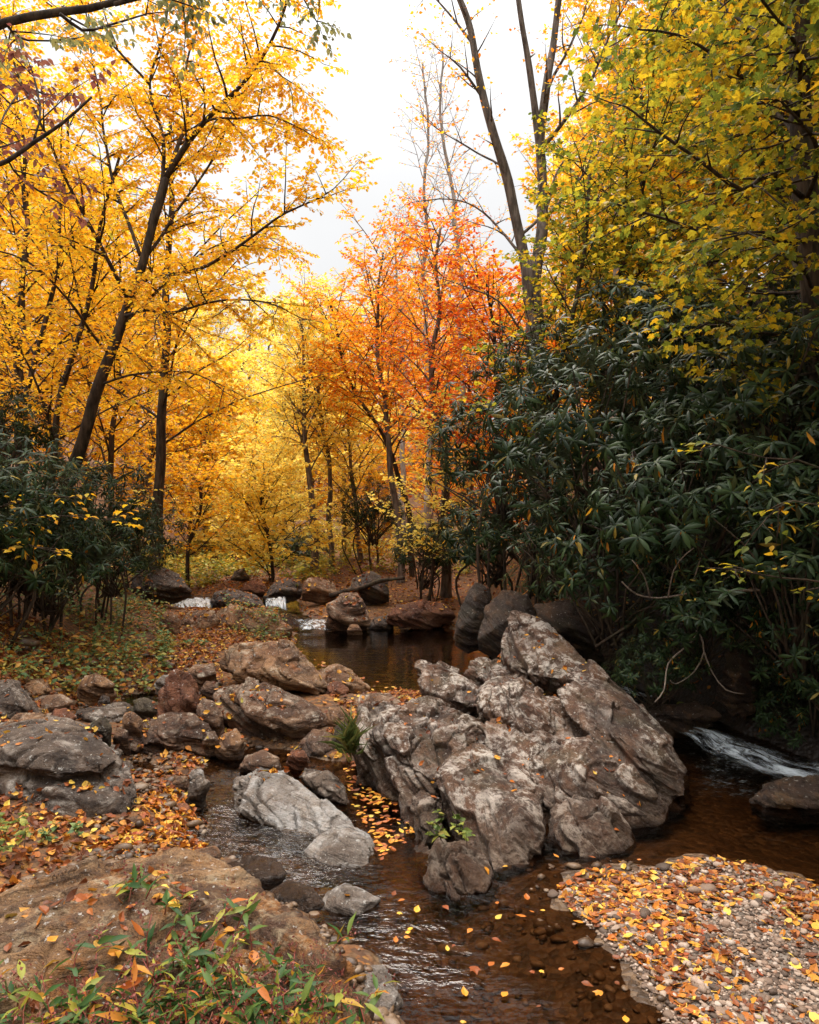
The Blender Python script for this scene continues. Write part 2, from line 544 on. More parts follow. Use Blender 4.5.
def water_obj(name, mask, mat, rip):
    wz = GW.ravel()
    ok = (wz > GH.ravel() - .04) & mask.ravel()
    q = GQ[ok[GQ].any(1)]
    used, inv = np.unique(q, return_inverse=True)
    V = np.stack([GX.ravel(), GY.ravel(), wz], -1)[used]
    r = rip.ravel()[used]
    big = fbm2(V[:, 0] * 1.0, V[:, 1] * 1.0, 7, 3, 4.4)
    V[:, 2] += r * .010 * big
    me = mesh_from(name, V, [inv.reshape(-1, 4)], [mat])
    a = me.attributes.new('rough', 'FLOAT', 'POINT')
    a.data.foreach_set('value', r.astype(np.float32))
    return tag(link(name, me), kind='structure')


def blob(pxy, r, z=0.05):
    c = G(*pxy, z)
    return np.exp(-((GX - c[0]) ** 2 + (GY - c[1]) ** 2) / (r * r))


is_pool = (GY > 6.3) & (GW > .13)
rip = np.clip(.12 + 1.0 * blob((240, 840), .55) + .9 * blob((290, 850), .4) + .45 * blob((385, 930), .3) + .2 * blob((440, 945), .3) + 1.0 * blob((720, 755), .8) + .7 * blob((800, 775), .7) + .4 * blob((610, 850), .3), 0, 1.2)
water_obj('stream_water', ~is_pool & (GY > -8), water_mat('shallow_water', (.50, .37, .25), .05, 8.0, .75, (.8, 1.5, 25)), rip)
water_obj('pool_water', is_pool, water_mat('pool_water', (.20, .17, .10), .03, 5.0, .5, (.5, 1.6, 0)), np.full(GX.shape, .22) + .6 * blob((300, 628), .8, .25))
# ================================================================== rocks
DEFN = (0.5, -.35, .79)


def hull(bm, pts):
    vs = [bm.verts.new(p) for p in pts]
    r = bmesh.ops.convex_hull(bm, input=vs)
    junk = [e for e in r['geom_interior'] + r['geom_unused'] if isinstance(e, bmesh.types.BMVert)]
    bmesh.ops.delete(bm, geom=list(set(junk)), context='VERTS')


def push(p, T):
    c = np.array([0, 0, CAM_H])
    d = p - c
    return c + d * (1 + T / max(d[1], .3))


def outline_hull(outline, Yb, lean=.6, ridge=None, T=None, bury=.14):
    o = np.array(outline, float)
    ymax = o[:, 1].max()
    pts = [P(x, y, Yb * (1 + lean * (ymax - y) / F)) for x, y in o]
    w = (o[:, 0].max() - o[:, 0].min()) / F * Yb
    hgt = (ymax - o[:, 1].min()) / F * Yb
    T = T or .8 * max(w * .7, hgt)
    c = o.mean(0)
    res = list(pts)
    if ridge is None:
        b = .38 * min(w, hgt)
        ridge = [(c[0], c[1], b)] + [(c[0] + .55 * (x - c[0]), c[1] + .55 * (y - c[1]), b * .72) for x, y in o[::2]]
    for x, y, off in ridge:
        res.append(P(x, y, Yb * (1 + lean * (ymax - y) / F) - off))
    back = [push(p, T * (.75 + .35 * R_.random())) for p in pts]
    res += [c_ + (np.mean(back, 0) - c_) * .22 for c_ in back]
    for (x, y), p in zip(o, pts):
        if y > c[1]:
            res.append(p + np.array([0, .06, -bury]))
    return res


def layers(s, th, seed):
    k = np.floor(s / th)
    f = s / th - k
    w = sstep(.86, 1.0, f)
    return hash1(k + seed) * (1 - w) + hash1(k + 1 + seed) * w


def worley(p, seed=0):
    i = np.floor(p).astype(np.int64)
    f1 = np.full(len(p), 9.); f2 = np.full(len(p), 9.); c1 = np.zeros(len(p))
    for dx in (-1, 0, 1):
        for dy in (-1, 0, 1):
            for dz in (-1, 0, 1):
                q = i + np.array([dx, dy, dz])
                b = q[:, 0] * 127.1 + q[:, 1] * 311.7 + q[:, 2] * 74.7 + seed
                fp = q + np.stack([hash1(b), hash1(b + 31.7), hash1(b + 71.3)], 1) * .4 + .5
                d = np.linalg.norm(p - fp, axis=1)
                m = d < f1
                f2 = np.where(m, f1, np.minimum(f2, d))
                c1 = np.where(m, hash1(b + 11.9), c1)
                f1 = np.where(m, d, f1)
    return f1, f2, c1


ROCKS = []


def rock(name, label, hulls, mat, vox, cat='rock', n=DEFN, amp=1.0, smooth=1, group=None, seed=None):
    bm = bmesh.new()
    for h in hulls:
        hull(bm, h)
    me = bpy.data.meshes.new(name)
    bm.to_mesh(me)
    bm.free()
    ob = bpy.data.objects.new(name, me)
    COL.objects.link(ob)
    md = ob.modifiers.new('remesh', 'REMESH')
    md.mode = 'VOXEL'
    md.voxel_size = vox
    dg = bpy.context.evaluated_depsgraph_get()
    ev = bpy.data.meshes.new_from_object(ob.evaluated_get(dg))
    bpy.data.objects.remove(ob)
    bpy.data.meshes.remove(me)
    N = len(ev.vertices)
    V = np.empty(N * 3, np.float32); ev.vertices.foreach_get('co', V); V = V.reshape(-1, 3).astype(float)
    E = np.empty(len(ev.edges) * 2, np.int32); ev.edges.foreach_get('vertices', E); E = E.reshape(-1, 2)
    cnt = np.bincount(E.ravel(), minlength=N)[:, None]
    for _ in range(smooth):
        S = np.zeros_like(V)
        for k in range(3):
            S[:, k] = np.bincount(E[:, 0], V[E[:, 1], k], N) + np.bincount(E[:, 1], V[E[:, 0], k], N)
        V = V * .4 + .6 * S / np.maximum(cnt, 1)
    ev.vertices.foreach_set('co', V.astype(np.float32).ravel())
    ev.update()
    nn = np.empty(N * 3, np.float32); ev.vertices.foreach_get('normal', nn); nn = nn.reshape(-1, 3).astype(float)
    size = float(np.linalg.norm(V.max(0) - V.min(0)))
    sd = seed if seed is not None else len(ROCKS) * 7.13
    n = nrm(np.array(n, float))
    p = V + sd
    k = min(1.0, size / 1.3)
    amp = amp * (.62 if size < .6 else 1.0)
    warp = np.stack([fbm(p * 2.2 / k, 3), fbm(p * 2.2 / k + 40, 3), fbm(p * 2.2 / k + 80, 3)], 1)
    pw = V + .075 * k * warp
    s = pw @ n
    facing = np.abs(nn @ n)
    fl = pw + n * (s * 2.6)[:, None]                 # cells squashed along the bedding: slabs
    f1, f2, cr = worley(fl / (.30 * k) + sd, sd)
    g1, g2, cs = worley(fl / (.115 * k) + sd + 3, sd + 5)
    crack = 1 - sstep(0, .075, f2 - f1)
    crack2 = 1 - sstep(0, .14, g2 - g1)
    lay = .034 * layers(s, .15 * k, sd) + .020 * layers(s, .052 * k, sd + 9) + .007 * layers(s, .019 * k, sd + 3)
    brk = .55 + .9 * np.clip(fbm(p * 1.5 / k + 60, 2) + .35, 0, 1)
    d = k * lay * (1.25 - .85 * facing) * 1.7 * brk
    d = d + k * (.024 * cr * (1 - .5 * crack) - .040 * crack * sstep(-.15, .25, fbm(p * 1.6 / k + 3, 2)) + .006 * cs * (1 - facing) - .004 * crack2)
    d = d + k * (.034 * fbm(p * 2.2 / k, 3) + .009 * fbm(p * 8 / k, 3) + .005 * fbm(p * 26 / k, 3))
    tone = np.clip(.6 * cr + .45 * layers(s, .15 * k, sd) + .15 * cs, -1, 1)
    V = V + nn * (d * amp)[:, None]
    base = np.array([V[:, 0].mean(), V[:, 1].mean(), V[:, 2].min()])
    V -= base
    ev.vertices.foreach_set('co', V.astype(np.float32).ravel())
    ev.polygons.foreach_set('use_smooth', np.ones(len(ev.polygons), bool))
    ev.materials.clear()
    ev.materials.append(mat)
    at_ = ev.attributes.new('tone', 'FLOAT', 'POINT')
    at_.data.foreach_set('value', tone.astype(np.float32))
    ev.update()
    ev.name = name
    o = tag(link(name, ev, base), label, cat, group)
    ROCKS.append(o)
    return o


M_BIG = rock_mat('weathered_schist', [(.034, .016, .009), (.095, .048, .026), (.19, .115, .07), (.024, .011, .006)], lichen=(.53, .455, .385), lich=(.465, .565), wet=(.02, .38), moss=.12, stain=(.13, .044, .015), stain_amt=.75, band=.75)  # pale lichened tops and dark wet base also paint light and shade
M_BROWN = rock_mat('brown_schist', [(.055, .027, .015), (.145, .075, .038), (.27, .165, .095), (.038, .017, .009)], lichen=(.50, .41, .31), lich=(.48, .60), wet=(.02, .3), stain=(.17, .055, .016), stain_amt=.7, band=.8, strata=(.15, -.3, .9))
M_TAN = rock_mat('tan_sandstone', [(.10, .044, .018), (.22, .115, .052), (.34, .215, .115), (.055, .023, .010)], lichen=(.46, .37, .265), lich=(.50, .62), stain=(.28, .09, .018), wet=(.02, .3), strata=(.1, -.3, .9), band=.85)
M_GREY = rock_mat('grey_gneiss', [(.050, .033, .023), (.11, .080, .058), (.20, .155, .12), (.034, .022, .016)], lichen=(.43, .37, .31), lich=(.49, .60), stain=(.10, .052, .026), stain_amt=.6, wet=(-.05, .25), strata=(.1, -.45, .85), band=.8)
M_PALE = rock_mat('pale_bleached_stone', [(.12, .092, .072), (.23, .20, .17), (.32, .29, .26), (.09, .055, .033)], lichen=(.40, .375, .35), lich=(.40, .6), stain=(.17, .09, .04), stain_amt=.6, wet=(-.08, .06), strata=(.3, .2, .85), band=.6)
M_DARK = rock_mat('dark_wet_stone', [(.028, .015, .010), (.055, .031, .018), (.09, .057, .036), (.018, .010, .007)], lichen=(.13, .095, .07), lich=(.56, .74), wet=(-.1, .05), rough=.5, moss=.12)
M_RUST = rock_mat('rust_red_stone', [(.10, .036, .018), (.17, .062, .027), (.22, .11, .06), (.06, .022, .012)], lichen=(.32, .22, .15), lich=(.56, .72), wet=(-.1, .1))
M_MOSS = rock_mat('mossy_stone', [(.04, .028, .017), (.07, .052, .03), (.11, .085, .055), (.028, .019, .011)], lichen=(.18, .15, .11), lich=(.54, .7), wet=(-.1, .05), moss=.5)
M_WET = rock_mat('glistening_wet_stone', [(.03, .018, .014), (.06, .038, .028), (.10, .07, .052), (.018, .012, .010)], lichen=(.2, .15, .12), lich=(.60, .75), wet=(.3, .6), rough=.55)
M_FORE = rock_mat('ochre_streaked_slab', [(.07, .031, .013), (.155, .082, .034), (.26, .165, .085), (.042, .018, .009)], lichen=(.34, .25, .15), lich=(.50, .60), stain=(.31, .11, .015), stain_amt=.75, wet=(.0, .1), strata=(.25, -.2, .93), band=.9)

# --- the big rock in mid stream: overlapping blocks fused into one mass
def H(pts, T, lift=0):
    a = [P(*q) for q in pts]
    m0 = np.mean(a, 0)
    a = [q + (m0 - q) * .05 for q in a]
    b = [push(p, T * (.8 + .3 * R_.random())) for p in a]
    m = np.mean(b, 0)
    return a + [q + (m - q) * .12 for q in b] + [p + np.array([0, .12, -.16]) for p, q in zip(a, pts) if q[1] > np.mean([z[1] for z in pts])]


big = [
    H([(352, 728, 5.35), (360, 706, 5.6), (385, 700, 5.75), (412, 712, 5.55), (450, 728, 5.2), (474, 746, 4.95), (440, 792, 4.62), (414, 806, 4.72), (388, 802, 4.9), (356, 782, 5.05), (350, 752, 5.15), (430, 748, 4.95), (385, 735, 5.0)], .9),
    H([(434, 768, 4.5), (448, 746, 4.8), (482, 748, 4.8), (515, 768, 4.65), (541, 792, 4.4), (547, 832, 4.05), (538, 866, 3.82), (497, 874, 3.74), (470, 852, 3.9), (448, 818, 4.15), (500, 790, 4.28), (470, 778, 4.4), (520, 815, 4.0)], 1.0),
    H([(424, 862, 3.78), (440, 838, 3.95), (468, 838, 3.95), (486, 856, 3.8), (493, 874, 3.66), (486, 890, 3.55), (456, 899, 3.5), (427, 884, 3.6), (456, 858, 3.62)], .55),
    H([(411, 806, 4.4), (424, 795, 4.5), (440, 800, 4.45), (446, 838, 4.1), (425, 846, 4.08), (411, 828, 4.2), (428, 818, 4.18)], .4),
    H([(408, 842, 4.05), (424, 832, 4.15), (436, 850, 3.95), (424, 868, 3.85), (410, 862, 3.92)], .3),
    H([(417, 682, 6.1), (424, 668, 6.25), (440, 668, 6.2), (458, 676, 6.05), (478, 686, 5.85), (492, 702, 5.6), (474, 708, 5.55), (446, 698, 5.75), (428, 692, 5.85)], .5),
    H([(472, 694, 5.6), (484, 678, 5.8), (508, 672, 5.8), (532, 680, 5.6), (554, 706, 5.3), (552, 724, 5.15), (528, 730, 5.05), (502, 718, 5.2), (478, 706, 5.4), (522, 700, 5.28)], .6),
    H([(405, 712, 5.5), (430, 698, 5.8), (480, 718, 5.4), (510, 732, 5.1), (478, 748, 4.95), (440, 735, 5.1)], .9),
    H([(480, 726, 5.15), (500, 722, 5.2), (560, 742, 4.95), (566, 764, 4.75), (544, 794, 4.5), (516, 776, 4.7), (490, 748, 4.95)], .8),
    H([(556, 690, 5.5), (574, 678, 5.65), (602, 696, 5.4), (642, 720, 5.2), (672, 746, 5.0), (692, 776, 4.85), (690, 800, 4.7), (664, 804, 4.62), (628, 768, 4.75), (592, 738, 4.95), (566, 714, 5.2), (620, 735, 4.88), (655, 772, 4.68)], .75),
    H([(532, 762, 4.68), (548, 744, 4.9), (592, 736, 4.95), (632, 768, 4.7), (668, 806, 4.5), (660, 822, 4.42), (636, 824, 4.4), (600, 816, 4.4), (560, 802, 4.45), (545, 806, 4.4), (590, 772, 4.52)], .9),
    H([(553, 812, 4.3), (578, 796, 4.4), (606, 806, 4.32), (626, 838, 4.1), (612, 852, 4.02), (588, 856, 3.98), (562, 850, 4.02), (552, 832, 4.12), (582, 822, 4.1)], .5),
    H([(500, 652, 6.7), (502, 628, 6.95), (516, 613, 7.15), (542, 620, 7.0), (576, 648, 6.6), (598, 676, 6.2), (572, 682, 6.0), (536, 676, 6.2), (510, 668, 6.4)], .7),
    H([(566, 668, 6.1), (590, 662, 6.2), (640, 704, 5.6), (680, 744, 5.15), (660, 752, 5.05), (600, 706, 5.35), (572, 690, 5.6)], .5),
    H([(484, 704, 5.8), (520, 696, 6.0), (560, 700, 5.8), (575, 724, 5.35), (520, 742, 5.2), (490, 724, 5.45)], .8),
    H([(470, 676, 6.6), (488, 664, 6.8), (520, 666, 6.6), (530, 676, 6.3), (490, 682, 6.3)], .4),
    H([(535, 705, 5.5), (585, 700, 5.5), (600, 745, 5.05), (560, 758, 4.98), (530, 735, 5.2)], .6),
    H([(440, 765, 4.9), (540, 760, 4.9), (620, 770, 4.85), (600, 830, 4.45), (540, 842, 4.2), (480, 850, 4.1), (440, 820, 4.4)], .9),
]
BIG = rock('streambed_outcrop', 'huge layered lichen-spotted rock outcrop tilting up in mid stream', big, M_BIG, .0095, 'boulder', amp=1.1, smooth=1, seed=3.3)

# --- left: the two-ledge grey boulder
lb = [H([(-40, 744, 4.3), (-20, 730, 4.5), (30, 716, 4.7), (60, 718, 4.7), (90, 726, 4.6), (114, 746, 4.4), (124, 758, 4.25), (104, 772, 4.1), (60, 776, 4.05), (20, 768, 4.1), (-40, 762, 4.1), (60, 752, 4.15)], .9),
      H([(-40, 772, 4.2), (10, 766, 4.3), (100, 782, 4.2), (130, 764, 4.35), (141, 794, 4.12), (132, 816, 4.0), (104, 830, 3.92), (82, 838, 3.88), (50, 826, 3.95), (15, 800, 4.1), (-40, 790, 4.2), (95, 800, 3.95)], .9)]
rock('ledged_boulder', 'big grey boulder split into two overhanging ledges at the left frame edge', lb, M_GREY, .013, 'boulder', n=(.1, -.45, .85), amp=1.0, smooth=1)
O = outline_hull
SPEC = [
    ('slab', 'tan streaked slab lying against the back of the ledged grey boulder', [O([(-30, 752), (0, 728), (20, 714), (42, 713), (48, 720), (20, 742), (-20, 762)], 4.75, 1.2)], M_TAN, .014),
    ('boulder', 'pale rough rock at the left frame edge behind the ledged boulder', [O([(-30, 700), (0, 684), (14, 682), (24, 692), (34, 706), (34, 720), (0, 726), (-30, 722)], 5.4)], M_GREY, .014),
    ('boulder', 'low brown boulder with white wet foot beside the small brown puddle', [O([(126, 750), (131, 734), (146, 720), (165, 711), (196, 710), (212, 722), (222, 742), (206, 755), (160, 758)], 5.25, .7)], M_BROWN, .014),
    ('boulder', 'upright rust-red pointed stone behind the low brown boulder', [O([(162, 716), (163, 694), (176, 675), (189, 678), (199, 700), (198, 716), (180, 718)], 5.75, .3)], M_RUST, .012),
    ('slab', 'long tan slab with orange underside, topmost of the stacked boulders by the pool', [O([(215, 662), (226, 650), (262, 645), (290, 641), (299, 656), (303, 668), (328, 688), (318, 695), (278, 682), (232, 675), (216, 671)], 6.5, .8, [(240, 668, .16), (285, 674, .22), (306, 686, .16)], None, .02)], M_TAN, .016),
    ('boulder', 'large ridged brown boulder under the long tan slab', [O([(216, 698), (226, 686), (250, 682), (286, 692), (322, 708), (328, 718), (312, 736), (288, 746), (262, 740), (240, 722), (222, 712)], 5.7, .6, [(262, 712, .22), (290, 722, .25), (250, 702, .16)], .45),
                                                                   O([(243, 736), (285, 742), (322, 716), (328, 745), (312, 756), (270, 754)], 5.75, .4)], M_BROWN, .014),
    ('boulder', 'rounded tan stone at the near pool edge with a yellow leaf on it', [O([(308, 684), (322, 670), (338, 666), (355, 674), (368, 686), (350, 692), (325, 692)], 6.8)], M_TAN, .016),
    ('stone', 'small reddish stone in front of the rounded tan pool-edge stone', [O([(324, 694), (328, 683), (340, 680), (349, 688), (346, 697), (334, 699)], 6.5)], M_RUST, .013),
    ('boulder', 'long bleached slab lying in the shallow ripples, widest of the pale stones', [O([(231, 798), (238, 782), (262, 769), (288, 774), (310, 794), (328, 812), (350, 826), (338, 840), (302, 834), (256, 817), (236, 808)], 4.15, 1.4, [(266, 788, .06), (300, 810, .06)])], M_PALE, .011),
    ('stone', 'round bleached stone with ring markings at the end of the long slab', [O([(313, 852), (324, 838), (348, 828), (366, 836), (374, 852), (371, 870), (350, 872), (322, 864)], 3.78, 1.3)], M_PALE, .010),
    ('stone', 'angular white stone alone in the brown water with leaves on its right', [O([(321, 908), (328, 892), (345, 882), (364, 890), (381, 898), (376, 912), (358, 928), (338, 922)], 3.3, 1.0)], M_PALE, .009),
    ('stone', 'crusty white stone at the bottom edge beside the weedy slab', [O([(352, 990), (360, 968), (384, 962), (398, 982), (406, 1002), (398, 1030), (376, 1048), (350, 1040)], 2.55, .9)], M_PALE, .009),
    ('stone', 'blackish wet stone in the riffle above the weedy slab', [O([(215, 886), (224, 866), (248, 857), (276, 860), (284, 872), (270, 888), (246, 896), (226, 894)], 3.5, .8)], M_WET, .010),
    ('stone', 'dark wet stone with a tiny trickle, left of the angular white stone', [O([(268, 892), (286, 880), (312, 888), (324, 904), (308, 918), (280, 914)], 3.35, .8)], M_WET, .010),
    ('slab', 'broad ochre foreground slab half covered by red-stemmed weeds', [H([(-70, 936, 2.75), (0, 914, 2.9), (60, 890, 3.05), (130, 871, 3.2), (186, 864, 3.25), (216, 870, 3.15), (242, 894, 2.95), (284, 930, 2.72), (326, 970, 2.50), (344, 1008, 2.3), (336, 1080, 2.08), (160, 1200, 1.65), (-150, 1200, 1.65), (-120, 990, 2.3), (120, 940, 2.6), (60, 1010, 2.1), (220, 1000, 2.18)], .5)], M_FORE, .011),
    ('slab', 'smooth pale grey slab at the left edge just above the ochre slab', [O([(-30, 840), (0, 828), (22, 836), (50, 856), (57, 876), (30, 898), (-30, 905)], 3.2, 1.5)], M_GREY, .011),
    ('stone', 'flat buff stone leaning under the ledged boulder', [O([(34, 848), (48, 832), (74, 844), (92, 862), (74, 870), (48, 860)], 3.45, 1.2)], M_TAN, .010),
    ('stone', 'grey triangular stone standing among leaves by the riffle', [O([(184, 804), (190, 782), (200, 775), (210, 782), (200, 800)], 4.4, .4)], M_GREY, .009),
    ('stone', 'round orange cobble near the grey triangular stone', [O([(169, 812), (174, 804), (186, 803), (193, 810), (188, 818), (174, 819)], 4.3)], M_RUST, .008),
    ('stone', 'wide tan cobble behind the round orange cobble', [O([(162, 786), (172, 776), (188, 776), (188, 786), (172, 792)], 4.7)], M_TAN, .008),
    ('stone', 'dull brown cobble left of the round orange cobble', [O([(148, 806), (154, 797), (170, 796), (176, 806), (164, 812), (152, 812)], 4.4)], M_BROWN, .008),
    ('stone', 'mossy upright stone between the puddle and the ledged boulder', [O([(82, 734), (92, 720), (106, 715), (113, 728), (110, 742), (92, 744)], 5.1, .4)], M_MOSS, .010),
    ('stone', 'pale narrow stone right of the mossy upright stone', [O([(122, 726), (124, 714), (132, 710), (142, 718), (142, 732), (130, 734)], 5.35, .4)], M_TAN, .009),
    ('stone', 'small brown cobble between the mossy upright stone and the low brown boulder', [O([(112, 738), (118, 728), (128, 730), (128, 740), (118, 742)], 5.2)], M_BROWN, .008),
    ('stone', 'flat grey shelf of stone beside the upper brown puddle', [O([(74, 712), (92, 706), (126, 703), (130, 710), (112, 716), (88, 717)], 5.75, 3.0)], M_GREY, .011),
    ('stone', 'rounded brown stone wading in the upper brown puddle', [O([(130, 712), (134, 702), (146, 698), (158, 704), (158, 712), (142, 714)], 5.85)], M_MOSS, .010),
    ('stone', 'little black stone left of the upper brown puddle', [O([(98, 702), (102, 694), (110, 696), (110, 703), (102, 705)], 6.1)], M_WET, .008),
    ('stone', 'buff fan-shaped stone at the foot of the green undergrowth', [O([(77, 688), (86, 676), (96, 672), (114, 684), (108, 690), (90, 692)], 6.3, .8)], M_TAN, .011),
    ('stone', 'brown humped stone left of the flat grey shelf', [O([(46, 720), (54, 710), (68, 708), (76, 716), (66, 724), (52, 724)], 5.5)], M_RUST, .010),
    ('stone', 'flat white stone among leaves beyond the upper puddle', [O([(154, 682), (162, 675), (176, 675), (180, 680), (168, 685)], 6.6, 2.0)], M_PALE, .010),
    ('stone', 'small cobble wedged left of the ridged brown boulder', [O([(200, 690), (206, 680), (218, 682), (220, 692), (210, 696)], 6.1)], M_BROWN, .010),
    ('stone', 'brown stone wedged between the rust-red stone and ridged boulder', [O([(196, 716), (202, 698), (214, 700), (222, 714), (218, 728), (204, 724)], 5.6)], M_BROWN, .010),
    ('stone', 'mossy green knob against the left flank of the outcrop', [O([(332, 742), (334, 726), (344, 720), (352, 728), (352, 744), (342, 750)], 5.5, .4)], M_MOSS, .010),
    ('stone', 'dusty brown stone right of the ridged boulder', [O([(326, 724), (330, 708), (342, 706), (350, 716), (346, 726), (334, 730)], 5.8)], M_TAN, .010),
    ('stone', 'low wet brown stone in the leafy channel below the ridged boulder', [O([(238, 768), (246, 756), (264, 750), (280, 758), (278, 768), (256, 772)], 5.0, .8)], M_BROWN, .010),
    ('stone', 'small pinkish cobble in the leafy channel', [O([(286, 758), (292, 750), (304, 750), (308, 757), (298, 763)], 5.1)], M_RUST, .009),
    ('stone', 'grey half-sunk stone between the long bleached slab and the outcrop', [O([(296, 776), (304, 768), (326, 772), (344, 786), (346, 802), (326, 796)], 4.65, 1.6)], M_GREY, .010),
    ('stone', 'small cream stone at the channel mouth above the triangular stone', [O([(186, 780), (192, 770), (202, 770), (204, 778), (196, 782)], 4.85)], M_PALE, .008),
    ('stone', 'flat tan flagstone at the edge of the riffle over the ochre slab', [O([(186, 862), (192, 852), (216, 846), (220, 854), (206, 864)], 3.55, 2.0)], M_TAN, .009),
    ('slab', 'thin brown flagstone at the back of the litter, left of the long tan slab', [O([(186, 672), (196, 664), (214, 663), (216, 672), (200, 677)], 6.9, 2.0)], M_BROWN, .012),
    ('slab', 'flat reddish flagstone just behind the ledged grey boulder', [O([(60, 736), (72, 727), (92, 728), (96, 738), (80, 744)], 5.2, 1.5)], M_RUST, .011),
    ('slab', 'angular brown slab half buried in leaves left of the flat grey shelf', [O([(30, 706), (40, 696), (64, 694), (72, 702), (58, 710), (40, 712)], 5.9, 1.2)], M_BROWN, .012),
    ('slab', 'tilted tan slab touching the right side of the low brown boulder', [O([(214, 752), (222, 734), (236, 728), (246, 742), (240, 756), (226, 760)], 5.3, .6)], M_TAN, .011),
    ('slab', 'flat leaf-dusted slab between the ridged boulder and the outcrop', [O([(298, 742), (312, 728), (334, 732), (338, 746), (322, 758), (304, 756)], 5.4, 1.2)], M_BROWN, .012),
    ('slab', 'low brown slab at the near pool edge beside the outcrop', [O([(350, 706), (362, 694), (392, 692), (404, 702), (386, 712), (362, 714)], 6.1, 1.5)], M_BROWN, .013),
    ('slab', 'flat pale flagstone in the leaves at the far left beneath the undergrowth', [O([(6, 690), (18, 680), (44, 680), (50, 690), (30, 696)], 6.1, 1.6)], M_TAN, .012),
    # beyond the pool
    ('boulder', 'broad pale boulder sloping down to the far end of the pool', [O([(206, 626), (218, 610), (230, 604), (252, 610), (278, 618), (292, 628), (282, 638), (250, 640), (226, 634)], 10.3, .9)], M_TAN, .022),
    ('boulder', 'short upright brown stone left of the broad pale boulder', [O([(158, 632), (162, 614), (172, 611), (180, 620), (178, 638), (164, 638)], 9.8, .4)], M_TAN, .020),
    ('boulder', 'low leaf-covered rock between the upright brown stone and broad pale boulder', [O([(176, 624), (190, 612), (214, 608), (220, 620), (204, 632), (182, 632)], 10.2, 1.0)], M_TAN, .022),
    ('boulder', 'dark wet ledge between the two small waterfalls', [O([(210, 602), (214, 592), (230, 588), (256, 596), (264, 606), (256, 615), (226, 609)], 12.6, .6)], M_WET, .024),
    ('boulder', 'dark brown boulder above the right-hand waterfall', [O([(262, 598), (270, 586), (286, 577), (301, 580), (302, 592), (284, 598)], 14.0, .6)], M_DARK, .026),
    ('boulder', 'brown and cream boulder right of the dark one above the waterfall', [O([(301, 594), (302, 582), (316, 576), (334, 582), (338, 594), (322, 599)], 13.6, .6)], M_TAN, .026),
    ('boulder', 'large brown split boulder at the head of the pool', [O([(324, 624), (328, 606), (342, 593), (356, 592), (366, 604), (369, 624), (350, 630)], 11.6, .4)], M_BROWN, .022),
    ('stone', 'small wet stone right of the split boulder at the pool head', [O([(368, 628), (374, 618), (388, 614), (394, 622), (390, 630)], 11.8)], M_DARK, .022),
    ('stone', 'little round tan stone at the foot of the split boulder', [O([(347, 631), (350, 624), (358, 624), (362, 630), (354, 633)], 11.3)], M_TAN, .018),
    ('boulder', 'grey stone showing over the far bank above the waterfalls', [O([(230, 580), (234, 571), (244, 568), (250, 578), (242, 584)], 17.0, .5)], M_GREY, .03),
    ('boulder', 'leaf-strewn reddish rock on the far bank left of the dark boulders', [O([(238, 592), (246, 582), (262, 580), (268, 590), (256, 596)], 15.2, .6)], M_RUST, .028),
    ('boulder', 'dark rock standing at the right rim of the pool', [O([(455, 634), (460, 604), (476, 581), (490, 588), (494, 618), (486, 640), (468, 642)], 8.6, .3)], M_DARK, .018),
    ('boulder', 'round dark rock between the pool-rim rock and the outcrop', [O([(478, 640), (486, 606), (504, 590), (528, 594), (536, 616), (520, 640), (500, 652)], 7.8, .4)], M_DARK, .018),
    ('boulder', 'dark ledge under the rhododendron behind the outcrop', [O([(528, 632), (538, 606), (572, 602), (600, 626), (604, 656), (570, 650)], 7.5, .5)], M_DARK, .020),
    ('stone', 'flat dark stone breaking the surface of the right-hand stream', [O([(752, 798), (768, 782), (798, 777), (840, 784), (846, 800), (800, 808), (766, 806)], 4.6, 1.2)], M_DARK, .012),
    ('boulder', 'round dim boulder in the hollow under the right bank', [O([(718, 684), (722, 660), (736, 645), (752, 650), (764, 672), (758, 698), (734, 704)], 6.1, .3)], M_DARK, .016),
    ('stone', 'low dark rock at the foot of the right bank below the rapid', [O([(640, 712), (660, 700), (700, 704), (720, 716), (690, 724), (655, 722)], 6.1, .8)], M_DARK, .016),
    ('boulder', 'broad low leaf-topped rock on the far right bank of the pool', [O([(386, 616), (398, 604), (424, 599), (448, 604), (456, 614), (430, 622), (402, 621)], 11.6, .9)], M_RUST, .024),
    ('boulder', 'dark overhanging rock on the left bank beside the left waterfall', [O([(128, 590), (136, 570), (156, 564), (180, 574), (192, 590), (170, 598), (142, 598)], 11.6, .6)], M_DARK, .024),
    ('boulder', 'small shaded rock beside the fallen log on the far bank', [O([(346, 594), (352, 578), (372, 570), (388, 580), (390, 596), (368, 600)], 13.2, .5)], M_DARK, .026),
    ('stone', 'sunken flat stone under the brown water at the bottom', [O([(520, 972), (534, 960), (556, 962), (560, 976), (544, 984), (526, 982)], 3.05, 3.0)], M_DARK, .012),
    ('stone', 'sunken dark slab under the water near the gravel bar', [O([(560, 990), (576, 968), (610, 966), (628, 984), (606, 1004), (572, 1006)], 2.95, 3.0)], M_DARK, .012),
    ('stone', 'sunken brown stone below the nose of the outcrop', [O([(486, 940), (498, 926), (524, 926), (530, 940), (508, 950)], 3.3, 3.0)], M_RUST, .012),
]
for nm, lb_, hs, m, vx in SPEC:
    rock('flat_rock' if nm == 'slab' else nm, lb_, hs, m, vx, 'boulder' if nm == 'boulder' else 'stone' if nm == 'stone' else 'flat rock',
         n=(.85, -.3, .3) if 'upright' in lb_ else (.15 + .3 * R_.random(), -.3, .85), smooth=1, amp=1.7 if 'broad ochre' in lb_ else .28 if 'pool-rim' in lb_ or 'rim of the pool' in lb_ else .6 if vx >= .018 else 1.0)

